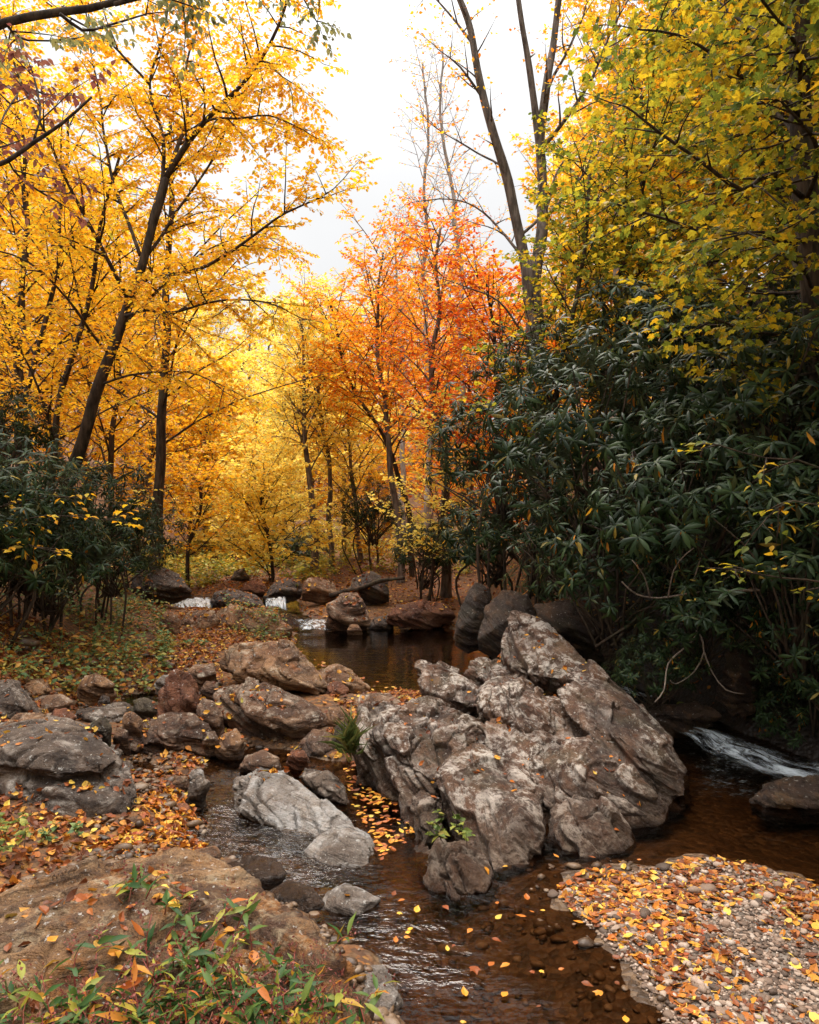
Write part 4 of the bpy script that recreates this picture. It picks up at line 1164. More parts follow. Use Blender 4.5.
for k, (px, Y, sh, lm, sc) in enumerate(FAR):
    b = foot(px, Y, -.1)
    where = 'in the far wood beyond the waterfalls' if px < 420 else 'on the wooded slope behind the right bank'
    lab = f'{CN[lm.name]} tree {where}'
    grp = f'{CN[lm.name]} trees {where}'
    if sh not in made:
        e = protos[sh].finish('woodland_tree', lab, 'tree', (B_GREY, B_TWIG, lm), (0, 0, 0), grp)
        e.location = b
        e.scale = (sc,) * 3
        made[sh] = e
    else:
        e = copy_thing(made[sh], b, R_.uniform(0, 6.28), sc, lab, grp)
    for c in e.children:
        if c.name.startswith('crown'):
            c.material_slots[0].link = 'OBJECT'
            c.material_slots[0].material = lm

# ---- unseen mass of oversized leaves added behind the viewpoint to block sky light
rw = np.random.default_rng(300)
a = Acc()
N = 9000
pos = np.stack([rw.uniform(-13, 13, N), rw.uniform(-13, -4, N), rw.uniform(1.5, 10, N)], 1)
pos = pos[(vnoise(pos * .35) > -.25) & ((np.abs(pos[:, 0]) > 2.5) | (pos[:, 2] > 4))]
N = len(pos)
leaves(a, pos, rw.normal(0, 1, (N, 3)), nrm(UPV + rw.normal(0, .8, (N, 3))), rw.uniform(.25, .45, N), T_DIAMOND)
tag(link('sky_block_leaves', a.mesh('sky_block_leaves', [L_GRY], smooth=False)), kind='stuff')
# ================================================================== rhododendrons and low plants
def rhodo_leaf(name, stops):
    t = NT(name)
    g = t.n('ShaderNodeNewGeometry')
    c = t.ramp(g.outputs['Random Per Island'], stops)
    back = t.mix(.65, c, (.16, .17, .10))
    c = t.mix(g.outputs['Backfacing'], c, t.mix(.6, c, back))
    p = t.n('ShaderNodeBsdfPrincipled', {'Base Color': c, 'Roughness': .48, 'Specular IOR Level': .17})
    tr = t.n('ShaderNodeBsdfTranslucent', {'Color': c})
    return t.out(t.n('ShaderNodeMixShader', {0: .12, 1: p.outputs[0], 2: tr.outputs[0]}).outputs[0])


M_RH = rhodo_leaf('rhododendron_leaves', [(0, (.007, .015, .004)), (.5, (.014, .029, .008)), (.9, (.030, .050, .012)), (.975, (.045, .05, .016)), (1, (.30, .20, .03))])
M_RHW = leaf_mat('withered_rhododendron_leaves', [(0, (.35, .09, .01)), (.5, (.6, .22, .015)), (1, (.7, .4, .03))], transl=.35)


class Shrub:
    def __init__(s, seed, rad, nwh, leaf=(.12, .19), inner=.3):
        r = np.random.default_rng(seed)
        s.r = r
        rad = np.array(rad)
        d = nrm(r.normal(0, 1, (nwh * 2, 3)))
        d = d[d[:, 2] > -.62][:nwh]
        n = len(d)
        lump = 1 + .34 * vnoise(d * 2.2 + seed * 3.1) + .16 * vnoise(d * 5 + seed)
        f = np.where(r.random(n) < inner, r.uniform(.35, .8, n), r.uniform(.8, 1.05, n))
        pos = d * rad * (lump * f)[:, None]
        ax = nrm(d * .75 + UPV * .5 + r.normal(0, .3, (n, 3)))
        s.lf, s.st = Acc(), Acc()
        a = nrm(np.cross(ax, nrm(r.normal(0, 1, (n, 3)))))
        b = np.cross(ax, a)
        m = 11
        k = np.tile(np.arange(m), n)
        i = np.repeat(np.arange(n), m)
        keep = r.random(n * m) < .9
        k, i = k[keep], i[keep]
        th = k * 2.4 + r.normal(0, .18, len(k))
        el = np.where(k < 5, r.normal(-.2, .22, len(k)), r.normal(.35, .25, len(k))) - np.repeat(r.uniform(0, .35, n), m)[keep]
        rad_ = np.cos(th)[:, None] * a[i] + np.sin(th)[:, None] * b[i]
        ld = rad_ * np.cos(el)[:, None] + ax[i] * np.sin(el)[:, None] - UPV * .12
        nm = ax[i] * np.cos(el)[:, None] - rad_ * np.sin(el)[:, None] + r.normal(0, .12, (len(k), 3))
        leaves(s.lf, pos[i] + ax[i] * (k * .004)[:, None], ld, nm, (r.uniform(*leaf, n) * r.uniform(.72, 1.12, n))[i] * r.uniform(.8, 1.1, len(k)), T_RHODO, 0)
        # old leaves hanging below some whorls
        w = np.nonzero(r.random(n) < .10)[0]
        w = np.repeat(w, r.integers(1, 3, len(w)))
        if len(w):
            hd = nrm(r.normal(0, .35, (len(w), 3)) - UPV)
            leaves(s.lf, pos[w] + r.normal(0, .02, (len(w), 3)), hd, nrm(r.normal(0, 1, (len(w), 3))), r.uniform(.09, .14, len(w)), T_RHODO, 1)
        # stems
        base = np.array([0, 0, -rad[2] * 1.15])
        tw = pos[r.permutation(n)[:max(10, n // 9)]]
        for q in tw:
            mid = base * .5 + q * .45 + r.normal(0, .1, 3)
            sp_ = spline([base + r.normal(0, .12, 3) * [1, 1, .2], mid, q], .3)
            tube(s.st, sp_, np.linspace(.018, .005, len(sp_)), 4)
        s.mesh = (s.st.mesh('stems', [B_TWIG]), s.lf.mesh('foliage', [M_RH, M_RHW]))


SH = [Shrub(1, (1.0, .9, .85), 195), Shrub(2, (1.0, 1.0, 1.0), 235), Shrub(3, (1.15, .9, .75), 205), Shrub(14, (1.0, .95, .9), 220), Shrub(25, (1.1, 1.0, .8), 200)]
alt = 0
PLACE = [  # px, py, depth, shape, scale, turn, label
    (596, 432, 7.8, 1, 1.15, 0.3, 'rhododendron with orange dying leaves over the outcrop, its top beside the forked trunk'),
    (690, 500, 6.4, 2, 1.0, 1.9, 'rhododendron in the middle of the right bank with the largest clear leaf whorls'),
    (500, 452, 9.6, 0, 1.0, 4.0, 'pale-glinting rhododendron at the left end of the right-bank thicket'),
    (610, 560, 6.9, 0, .85, 2.6, 'rhododendron drooping low over the dark rocks behind the outcrop'),
    (650, 345, 9.0, 1, 1.0, 5.1, 'tall rhododendron high on the right bank under the yellow leaves'),
    (770, 420, 7.2, 2, 1.25, .8, 'shaded rhododendron at the right edge below the maple branches'),
    (790, 560, 5.7, 0, .9, 3.3, 'deeply shaded rhododendron at the right edge above the dark stream hollow'),
    (492, 535, 10.8, 2, .9, 2.2, 'small rhododendron at the right rim of the pool'),
    (760, 350, 9.4, 0, 1.1, 1.2, 'dark rhododendron behind the maple trunk at the upper right'),
    (545, 372, 10.0, 2, .85, 0.1, 'rhododendron wrapped round the forked trunk'),
    (545, 520, 8.4, 1, .9, 1.4, 'dark rhododendron behind the lichened pool-rim rocks'),
    (700, 610, 6.4, 2, .65, 4.4, 'low rhododendron hanging over the dark stream hollow'),
    (830, 660, 5.6, 1, .6, .9, 'low shaded rhododendron right of the round boulder in the hollow'),
    (860, 480, 6.2, 1, 1.1, 2.0, 'rhododendron cut off by the right frame edge'),
    (930, 590, 5.4, 2, .9, 1.1, 'rhododendron leaning in beyond the right frame edge over the rapid'),
    (990, 440, 6.6, 1, 1.1, 4.2, 'rhododendron on the slope beyond the right frame edge'),
    (655, 668, 6.3, 2, .42, 1.3, 'little rhododendron low over the water behind the outcrop'),
    (800, 705, 5.9, 1, .40, 2.7, 'little rhododendron just above the rapid at the right edge'),
    (700, 390, 8.6, 0, 1.2, 5.6, 'dense dark rhododendron in the heart of the right thicket'),
    (22, 505, 7.6, 1, .82, .4, 'dark rhododendron at the left frame edge under the big golden tree'),
    (92, 512, 9.4, 0, .8, 2.9, 'rhododendron at the foot of the big leaning golden tree'),
    (112, 555, 9.0, 2, .62, 1.0, 'rounded pale-leaved rhododendron above the leafy left bank'),
    (44, 548, 7.8, 2, .80, 4.9, 'lower rhododendron on the left bank above the undergrowth'),
    (-30, 540, 6.6, 1, .8, 3.5, 'rhododendron cut off by the left frame edge'),
    (0, 430, 9.5, 0, .7, 5.0, 'thin rhododendron behind the left-edge one'),
    (372, 510, 19.0, 0, .95, 3.0, 'grey-green rhododendron beyond the pool below the orange maples'),
    (424, 552, 14.0, 1, .7, 2.0, 'dark rhododendron beyond the pool over the fallen log'),
    (300, 552, 21.0, 2, .85, 1.0, 'far dark rhododendron between the thin yellow trunks'),
    (138, 530, 12.0, 2, .7, .5, 'dim rhododendron beside the straight dark trunk'),
]
for px, py, Y, sh, sc, rz, lab in PLACE:
    c = P(px, py, Y)
    c[2] = max(c[2], float(terrain(c[:1], c[1:2])[0][0]) + .25 * sc)
    e = thing('rhododendron_shrub', lab, 'shrub', c, 'rhododendrons on the stream banks')
    e.rotation_euler = (0, 0, rz)
    e.scale = (sc,) * 3
    alt += 1
    sh = (sh, sh + 2)[alt % 2] if sh else (0, 3)[alt % 2]
    for nm_, me in zip(('stems', 'foliage'), SH[sh].mesh):
        link(nm_, me, parent=e)
    # own main stems down to the bank
    g = float(terrain(np.array([c[0]]), np.array([c[1]]))[0][0])
    if c[2] - sc > g + .1 and not (px > 640 and py > 480) and not (px > 580 and py > 540):
        a = Acc()
        for k in range(4):
            o = R_.normal(0, .18, 2)
            tube(a, spline([(o[0], o[1], (g - .15 - c[2]) / sc), (o[0] * 2 + .1, o[1], -(c[2] - g) * .5 / sc), (R_.normal(0, .3), R_.normal(0, .3), -.3)], .2), .022, 5)
        link('main_stems', a.mesh('main_stems', [B_TWIG]), parent=e)

# ---- saplings with thin sprays of yellow leaves
def spray(name, label, limbs, Y, leafm, leaf=.07, base=None, sp=.25, sl=(.25, .5), tmpl=T_OVATE, dens=.7, cat='sapling'):
    t = Tree(int(Y * 100) + len(label))
    b = np.array(base if base is not None else P(*limbs[0][0][:2], Y))
    gz = float(terrain(b[:1], b[1:2])[0][0])
    if b[2] > gz + .05:
        t.stem([b + (0, 0, gz - .1 - b[2]), b], .014, .012, sides=6, wig=.0)
    for pts in limbs:
        t.limb([P(p[0], p[1], Y + (p[2] if len(p) > 2 else 0)) for p in pts], .012, .004, sp=sp, sl=sl, up=0, start=.35)
    t.foliage(leaf, tmpl, tw=.14, tl=(.1, .2), ls=.05, dens=dens, droop=.2, tilt=.3)
    return t.finish(name, label, cat, (B_DARK, B_TWIG, leafm), b)


spray('hazel_sapling', 'yellow-green sapling reaching in over the dark hollow from the right edge',
      [[(900, 700), (880, 610), (830, 585, -.1), (780, 578, -.2), (738, 566, -.3)], [(900, 700), (880, 560), (830, 470, -.1), (770, 452, -.2), (720, 440, -.2)], [(900, 700), (885, 600), (850, 520, -.2), (790, 500, -.3), (760, 520, -.3)]], 4.9, L_GRY, .07)
spray('yellow_sapling', 'thin sapling with flat yellow sprays in front of the left rhododendrons',
      [[(-60, 640), (-40, 540), (0, 508), (60, 496, .2), (120, 502, .3)], [(-60, 640), (-30, 560), (20, 520, -.2), (70, 516, -.2), (104, 520)], [(-60, 640), (-50, 560), (-20, 520), (20, 540, -.3), (50, 548, -.4)]], 6.8, L_YEL, .075)
spray('yellow_sapling', 'thin sapling with yellow sprays beside the straight dark trunk', [[(96, 600), (110, 540), (130, 500), (150, 490)], [(96, 600), (100, 540), (88, 500), (90, 470)]], 9.0, L_LEM, .07)
spray('yellow_sapling', 'little yellow sapling glowing at the left end of the right-bank thicket', [[(420, 600), (426, 540), (440, 500), (460, 486)], [(420, 600), (424, 550), (412, 520), (404, 500)], [(420, 600), (430, 560), (452, 540), (476, 536)]], 13.0, L_LEM, .07)

# ---- bare roots and dead branches
M_DEAD = bark_mat('dead_wood', (.12, .09, .07), (.26, .2, .155), 20)
for lab, runs, Y in [('pale forked root hanging over the dark stream hollow', [[(700, 612), (696, 636), (682, 650), (668, 664), (664, 690), (655, 702)], [(700, 634), (704, 652), (694, 672), (676, 684), (670, 680)], [(704, 652), (712, 672), (726, 690), (744, 694)]], 5.9),
                     ('bare grey dead branch sticking out below the rhododendron whorls', [[(760, 590), (700, 592), (660, 598), (636, 594), (622, 582)], [(690, 592), (700, 560), (706, 540)], [(668, 597), (674, 570), (684, 556), (694, 548)], [(650, 597), (644, 576), (632, 560)]], 5.8),
                     ('fallen dark log lying on the far bank right of the pool head', [[(330, 596), (346, 591), (362, 588), (380, 581), (404, 578)]], 13.0)]:
    a = Acc()
    for k, r in enumerate(runs):
        q = spline([P(x, y, Y + .15 * math.sin(i + k)) for i, (x, y) in enumerate(r)], .08)
        rr = (.055 if 'log' in lab else .011 if k == 0 else .007)
        tube(a, q, np.linspace(rr, rr * .55, len(q)), 8 if 'log' in lab else 6, .2)
    nm_ = 'fallen_log' if 'log' in lab else 'root' if 'root' in lab else 'dead_branch'
    tag(link(nm_, a.mesh(nm_, [B_DARK if 'log' in lab else M_DEAD])), lab, nm_.replace('_', ' '))

# ---- low undergrowth on the left bank
M_UG = leaf_mat('undergrowth_leaves', [(0, (.05, .10, .04)), (.3, (.10, .18, .06)), (.52, (.20, .25, .07)), (.68, (.38, .30, .06)), (.82, (.46, .20, .03)), (1, (.26, .07, .02))], transl=.35, nscale=1.6, nshift=.4)


M_FERN = leaf_mat('far_bank_leaves', [(0, (.10, .15, .04)), (.4, (.28, .30, .05)), (.75, (.6, .44, .04)), (1, (.5, .18, .02))], transl=.4)
M_FERN0 = M_FERN


def undergrowth(name, poly, n, hgt, leaf, mat, z=.3, seed=1, nl=11, tmpl=T_OVATE):
    r = np.random.default_rng(seed)
    pg = poly_ground(poly, z)
    lo, hi = pg.min(0), pg.max(0)
    a = Acc()
    A, D, L = [], [], []
    got = 0
    while got < n:
        xy = r.uniform(lo, hi, (400, 2))
        ok = (sd_poly(xy[:, 0], xy[:, 1], pg) < 0) & (fbm2(xy[:, 0], xy[:, 1], 1.3, 3, seed * 1.7) > -.18)
        for x, y in xy[ok]:
            h, nn_, o = drop(x, y)
            if h is None:
                continue
            A.append((h.x, h.y, h.z - .02)); got += 1
            if got >= n:
                break
    A = np.array(A)
    hh = hgt * r.uniform(.4, 1.25, n) * (1 + .6 * fbm2(A[:, 0], A[:, 1], .9, 2, 7.7))
    D = nrm(UPV + r.normal(0, .35, (n, 3)))
    st = Acc()
    twigs_mesh(st, A, D, hh, .004)
    i = np.repeat(np.arange(n), nl)
    u = r.uniform(.25, 1, n * nl)
    pos = A[i] + D[i] * (hh[i] * u)[:, None] + r.normal(0, .045, (n * nl, 3))
    az = r.uniform(0, 6.28, n * nl)
    ld = np.stack([np.cos(az), np.sin(az), r.normal(.05, .35, n * nl)], 1)
    leaves(st, pos, ld, nrm(UPV + r.normal(0, .4, (n * nl, 3))), leaf * r.uniform(.6, 1.3, n * nl), tmpl)
    return tag(link(name, st.mesh(name, [mat], smooth=False)), kind='stuff')


undergrowth('undergrowth', [(-120, 700), (-120, 600), (0, 590), (60, 600), (120, 612), (160, 624), (176, 650), (150, 668), (110, 676), (60, 684), (0, 700)], 1800, .26, .065, M_UG, .45, 4)
undergrowth('undergrowth', [(280, 590), (300, 560), (400, 556), (480, 560), (470, 580), (400, 578), (340, 578), (300, 590)], 1100, .5, .11, M_FERN0, .8, 16)
undergrowth('undergrowth', [(120, 600), (150, 575), (210, 566), (300, 566), (340, 580), (230, 584), (190, 592), (160, 606)], 1300, .45, .10, M_FERN, .7, 6)
undergrowth('undergrowth', [(505, 600), (560, 585), (650, 600), (700, 640), (680, 672), (600, 640), (530, 620)], 260, .25, .06, M_UG, .6, 8)
undergrowth('undergrowth', [(228, 636), (262, 634), (290, 640), (270, 648), (236, 646)], 60, .16, .05, M_UG, .3, 9)

# ---- plants that stand alone
M_GRASS = leaf_mat('grass_blades', [(0, (.05, .08, .02)), (.6, (.10, .12, .03)), (1, (.28, .22, .06))], transl=.3)


def tuft(name, label, px, py, Y, n, L, lean, cat, mat, tm):
    r = np.random.default_rng(int(px))
    b = P(px, py, Y)
    a = Acc()
    p = b + r.normal(0, .02, (n, 3))
    d = nrm(np.array([0, -.2, 1]) + np.array(lean) + r.normal(0, .35, (n, 3)))
    leaves(a, p, d, nrm(r.normal(0, 1, (n, 3))), L * r.uniform(.5, 1.2, n), tm)
    o = link(name, a.mesh(name, [mat], b), b)
    return tag(o, label, cat)


T_BLADE = (T_LANCE[0] * np.array([.28, 1, 2.5]), T_LANCE[1], T_LANCE[2])
tuft('grass_tuft', 'tuft of dark grass growing from the left flank of the outcrop', 352, 752, 5.0, 46, .30, (-.15, -.3, -.1), 'grass tuft', M_GRASS, T_BLADE)


def herb(name, label, px, py, Y, n, hgt, leaf, mat, seed, nl=12, spread=.07, tm=T_OVATE):
    r = np.random.default_rng(seed)
    x, yy = (px - CX) / F * Y, Y
    b = P(px, py, Y)
    st, lf = Acc(), Acc()
    A = b + r.normal(0, 1, (n, 3)) * [spread, spread, .015]
    D = nrm(UPV + r.normal(0, .5, (n, 3)))
    L = hgt * r.uniform(.6, 1.3, n)
    twigs_mesh(st, A, D, L, .0022)
    i = np.repeat(np.arange(n), nl); m = n * nl
    u = r.uniform(.2, 1, m)
    az = r.uniform(0, 6.28, m)
    leaves(lf, A[i] + D[i] * (L[i] * u)[:, None], np.stack([np.cos(az), np.sin(az), r.normal(.15, .3, m)], 1), nrm(UPV + r.normal(0, .4, (m, 3))), leaf * r.uniform(.6, 1.2, m), tm)
    e = thing(name, label, 'plant', b)
    lf.V += st.V
    lf.Fq += [q + lf.n for q in st.Fq]
    lf.mq += [np.ones(len(q)) for q in st.Fq]
    lf.n += st.n
    link('foliage', lf.mesh('foliage', [mat, B_TWIG], b, smooth=False), parent=e)


M_HERB = leaf_mat('herb_leaves', [(0, (.06, .10, .025)), (.5, (.16, .21, .04)), (.85, (.35, .33, .06)), (1, (.4, .12, .04))], transl=.4)
herb('weed', 'green weed with dead leaves rooted low on the nose of the outcrop', 446, 838, 3.72, 9, .11, .05, M_HERB, 3, 7, .05)
herb('weed', 'small pale green weed at the left edge under the ledged boulder', 12, 842, 3.35, 8, .17, .05, M_HERB, 4, 8, .05)
herb('weed', 'small dark green weed in the shade of the ledged boulder', 60, 838, 3.6, 7, .08, .045, M_UG, 5, 8, .06)
herb('weed', 'dark green seedling on the leafy bank below the upright brown stone', 184, 654, 9.0, 10, .16, .07, M_UG, 6, 9, .12)

# ---- the weeds on the foreground slab
M_SW = leaf_mat('lance_leaves', [(0, (.025, .065, .018)), (.4, (.05, .11, .024)), (.64, (.11, .165, .03)), (.77, (.32, .31, .045)), (.86, (.50, .26, .025)), (.94, (.50, .12, .02)), (1, (.26, .03, .02))], transl=.4, nshift=.15)
M_SWS = leaf_mat('red_weed_stems', [(0, (.20, .035, .03)), (.6, (.30, .07, .055)), (1, (.34, .16, .08))], transl=.1)
M_SWP = leaf_mat('pink_seed_heads', [(0, (.12, .025, .022)), (.5, (.22, .055, .045)), (1, (.33, .13, .09))], transl=.3)
r = np.random.default_rng(77)
ctrs = [(90, 1000), (150, 980), (210, 960), (250, 940), (290, 980), (330, 1000), (230, 1010), (160, 1020), (60, 1030), (20, 1000), (300, 1030), (180, 900), (270, 1000), (200, 985), (120, 935), (345, 990), (340, 1015), (325, 970), (350, 1030)]
for k in range(2):
    st, lf, sd_ = Acc(), Acc(), Acc()
A, D, L = [], [], []
for (cx, cy) in ctrs:
    m = {(180, 900): 7, (120, 935): 4, (20, 1000): 10}.get((cx, cy), 17)
    for _ in range(m):
        px, py = cx + r.normal(0, 34), cy + r.normal(0, 22)
        g = G(px, max(py, 870), .45)
        h, n_, o = drop(*g)
        if h is None or h.z < .12:
            continue
        A.append(h[:]); D.append(nrm(np.array([r.normal(.1, .55), r.normal(-.1, .5), .75]))); L.append(r.uniform(.05, .15))
A, D, L = np.array(A), np.array(D), np.array(L)
for a_, d_, l_ in zip(A, D, L):
    q = spline([a_ - UPV * .01, a_ + d_ * l_ * .5 + UPV * .01, a_ + d_ * l_ + r.normal(0, .02, 3)], .04)
    tube(st, q, np.linspace(.0028, .0013, len(q)), 4)
nl = 6
i = np.repeat(np.arange(len(A)), nl); m = len(i)
u = np.tile(np.linspace(.35, 1, nl), len(A))
az = np.tile(np.arange(nl) * 2.5, len(A)) + np.repeat(r.uniform(0, 6.28, len(A)), nl)
leaves(lf, A[i] + D[i] * (L[i] * u)[:, None], np.stack([np.cos(az), np.sin(az), r.normal(.25, .45, m)], 1), nrm(UPV * .8 + r.normal(0, .45, (m, 3))),   .082 * r.uniform(.5, 1.2, m), T_LANCE)
# pink seed heads
w = r.random(len(A)) < .8
B = A[w] + D[w] * L[w][:, None]
for _ in range(3):
    Bd = nrm(D[w] + r.normal(0, .4, B.shape))
    i = np.repeat(np.arange(len(B)), 6); m = len(i)
    u = r.uniform(0, .075, m)
    leaves(sd_, B[i] + Bd[i] * u[:, None] + r.normal(0, .004, (m, 3)), nrm(Bd[i] + r.normal(0, .6, (m, 3))), nrm(r.normal(0, 1, (m, 3))), r.uniform(.008, .015, m), T_DIAMOND)
e = thing('trailing_weed', 'mat of red-stemmed weed with green and yellow lance leaves on the ochre slab', 'plant', A.mean(0))
off = A.mean(0)
for A_, q_, m_ in ((lf, st.Fq, lf.mq), (lf, st.Ft, lf.mt)):
    (A_.Fq if q_ is st.Fq else A_.Ft).extend([q + lf.n for q in q_])
    m_.extend([np.ones(len(q)) for q in q_])
lf.V += st.V
link('foliage', lf.mesh('foliage', [M_SW, M_SWS], off), parent=e)
link('seed_heads', sd_.mesh('seed_heads', [M_SWP], off), parent=e)
# ================================================================== fallen leaves, pebbles, white water
M_LIT = leaf_mat('fallen_leaves', [(0, (.06, .022, .011)), (.3, (.15, .042, .014)), (.52, (.29, .075, .015)), (.7, (.42, .14, .02)), (.84, (.56, .27, .035)), (.9, (.74, .50, .08)), (.97, (.30, .05, .02)), (1, (.30, .30, .06))], transl=.2, rough=.5, nscale=.9, nshift=.2)
M_LITB = leaf_mat('bright_fallen_leaves', [(0, (.09, .03, .013)), (.25, (.28, .065, .014)), (.5, (.48, .14, .017)), (.72, (.62, .26, .024)), (.9, (.68, .40, .05)), (1, (.42, .34, .07))], transl=.2, rough=.45, nshift=.15)
M_LITR = leaf_mat('russet_fallen_leaves', [(0, (.09, .03, .013)), (.35, (.22, .06, .016)), (.6, (.38, .12, .02)), (.85, (.52, .22, .03)), (1, (.62, .36, .05))], transl=.2, rough=.55, nscale=.9, nshift=.2)


def inpoly(px, py, poly):
    p = np.array(poly, float)
    return sd_poly(np.asarray(px, float), np.asarray(py, float), p) < 0


def litter(name, poly, z, n, size, mat, seed, noise=None, rocks='some', floating=False, lift=.004, slope=.55, tilt=.36, water=.0):
    """leaves dropped from above on a patch of ground and whatever stones lie in it"""
    r = np.random.default_rng(seed)
    pg = poly_ground(poly, z)
    lo, hi = pg.min(0), pg.max(0)
    Ps, Ns = [], []
    tries = 0
    while len(Ps) < n and tries < 90:
        tries += 1
        xy = r.uniform(lo, hi, (3000, 2))
        ok = sd_poly(xy[:, 0], xy[:, 1], pg) < 0
        if noise:
            ok &= fbm2(xy[:, 0], xy[:, 1], noise[0], 3, seed * .77) + r.normal(0, .12, len(xy)) > noise[1]
        xy = xy[ok]
        wl = water_level(xy[:, 0], xy[:, 1])
        for (x, y), w in zip(xy, wl):
            if len(Ps) >= n:
                break
            h, nn_, o = drop(x, y, 6 if y < 9 else 30)
            if h is None:
                continue
            if h.z < w + .004:
                if not floating and r.random() > water:
                    continue
                if h.z < w - .01 or floating:
                    Ps.append((x, y, w + .006)); Ns.append((0, 0, 1))
                continue
            if floating == 'only':
                continue
            if nn_.z < slope:
                continue
            if o >= 0:
                if rocks == 'none':
                    continue
                if rocks == 'some':
                    # leaves gather in the dips of a rock
                    hs_ = [drop(x + dx, y + dy, 6 if y < 9 else 30)[0] for dx, dy in ((.07, 0), (-.07, 0), (0, .07), (0, -.07))]
                    m = np.mean([q.z for q in hs_ if q] or [0]) - h.z
                    if m < .007 and r.random() > .035:
                        continue
            Ps.append(h[:]); Ns.append(nn_[:])
    Ps, Ns = np.array(Ps), np.array(Ns)
    m = len(Ps)
    az = r.uniform(0, 6.28, m)
    d = np.stack([np.cos(az), np.sin(az), np.zeros(m)], 1)
    fl = (Ns[:, 2] > .999)
    nm = nrm(Ns + r.normal(0, 1, (m, 3)) * np.where(fl, .04, tilt)[:, None])
    d = nrm(d - nm * np.sum(d * nm, 1, keepdims=True))
    sz = size * .86 * r.uniform(.5, 1.3, m)
    a = Acc()
    pos = Ps + nm * (lift + r.uniform(0, .012, m) * ~fl)[:, None] - d * (sz * .5)[:, None]
    k = r.random(m)
    for lo_, hi_, tm in ((0, .35, T_OVATE), (.35, .88, T_CURL), (.88, 1.01, T_MAPLE)):
        s = (k >= lo_) & (k < hi_)
        flat_t = (tm[0] * np.array([1, 1, 1.5 if not floating else .7]), tm[1], tm[2])
        leaves(a, pos[s], d[s], nm[s], sz[s], flat_t)
    return tag(link(name, a.mesh(name, [mat], smooth=False)), kind='stuff')


litter('fallen_leaves', [(-60, 740), (-60, 680), (60, 672), (150, 660), (180, 640), (200, 628), (300, 640), (300, 660), (216, 668), (230, 700), (250, 760), (330, 740), (350, 760), (230, 780), (210, 790), (190, 860), (240, 880), (200, 880), (120, 880), (0, 920), (-60, 920)], .25, 10500, .062, M_LIT, 1, (1.6, -.42))
litter('fallen_leaves', [(150, 800), (200, 730), (280, 730), (330, 770), (300, 772), (250, 770), (215, 790), (200, 860), (140, 870), (90, 850), (140, 830)], .18, 900, .055, M_LITB, 12, (2.5, -.2))
litter('fallen_leaves', [(130, 655), (150, 600), (250, 595), (300, 600), (300, 632), (285, 640), (190, 650)], .35, 1800, .075, M_LITR, 2, (1.2, -.5), rocks='all')
litter('fallen_leaves', [(60, 610), (130, 560), (230, 562), (330, 566), (420, 570), (500, 580), (500, 640), (450, 628), (370, 626), (330, 612), (250, 594), (150, 600)], .6, 9000, .10, M_LIT, 3, (.8, -.6), rocks='all')
litter('fallen_leaves', [(376, 622), (386, 586), (420, 578), (460, 586), (462, 612), (430, 624)], .55, 420, .08, M_LIT, 23, None, rocks='all')
litter('fallen_leaves', [(296, 606), (300, 576), (340, 574), (370, 592), (370, 600), (330, 604)], .8, 500, .09, M_LIT, 24, None, rocks='all')
litter('fallen_leaves', [(540, 690), (520, 620), (560, 600), (660, 640), (760, 640), (900, 650), (900, 750), (740, 722), (650, 700), (600, 690)],   .4, 450, .06, M_LITR, 4, (1.5, -.1))
litter('fallen_leaves', [(556, 894), (596, 876), (650, 864), (710, 856), (772, 871), (900, 900), (900, 1060), (690, 1060), (668, 1000), (640, 968), (596, 926)], .03, 1700, .055, M_LIT, 5, (3.2, -.2), floating=True)
litter('fallen_leaves', [(556, 888), (600, 868), (640, 880), (690, 930), (660, 985), (640, 968), (596, 926)], .02, 330, .055, M_LITB, 15, None, floating=True)
litter('fallen_leaves', [(566, 892), (708, 860), (819, 894), (819, 930), (740, 900), (650, 900)], .02, 420, .055, M_LIT, 16, (3., -.1), floating=True)
litter('fallen_leaves', [(296, 652), (330, 690), (400, 690), (440, 690), (370, 730), (350, 780), (290, 765), (300, 740), (340, 715)], .3, 700, .058, M_LIT, 21, (2., -.4))
litter('floating_leaves', [(356, 770), (372, 778), (410, 800), (420, 830), (400, 850), (380, 866), (372, 836), (350, 806), (344, 780)], .0, 200, .052, M_LITB, 6, (4, -.3), floating='only')
litter('floating_leaves', [(390, 900), (430, 880), (560, 860), (640, 850), (660, 870), (600, 920), (640, 990), (660, 1040), (400, 1040)], .0, 46, .05, M_LITB, 7, None, floating='only')
litter('floating_leaves', [(290, 660), (370, 700), (420, 690), (350, 676), (300, 650)], .25, 60, .06, M_LITB, 17, None, floating='only')
litter('fallen_leaves', [(340, 900), (340, 700), (420, 660), (500, 600), (600, 660), (700, 760), (700, 830), (560, 870), (480, 910)], .45, 520, .05, M_LITB, 8, (3.0, -.05), rocks='some')
litter('fallen_leaves', [(-60, 930), (0, 910), (130, 866), (240, 880), (330, 960), (380, 1030), (360, 1150), (-60, 1150)], .42, 190, .06, M_LIT, 9, (2., -.2), rocks='all')
litter('fallen_leaves', [(212, 700), (216, 650), (300, 640), (330, 690), (368, 690), (330, 740), (270, 750)], .5, 120, .06, M_LITR, 10, None, rocks='some')

# ---- pebbles
_bm = bmesh.new()
bmesh.ops.create_icosphere(_bm, subdivisions=1, radius=1)
_bm.verts.index_update()
ICO_V = np.array([v.co[:] for v in _bm.verts]); ICO_F = np.array([[v.index for v in f.verts] for f in _bm.faces])
_bm2 = bmesh.new(); bmesh.ops.create_icosphere(_bm2, subdivisions=2, radius=1); _bm2.verts.index_update()
ICO2_V = np.array([v.co[:] for v in _bm2.verts]); ICO2_F = np.array([[v.index for v in f.verts] for f in _bm2.faces])


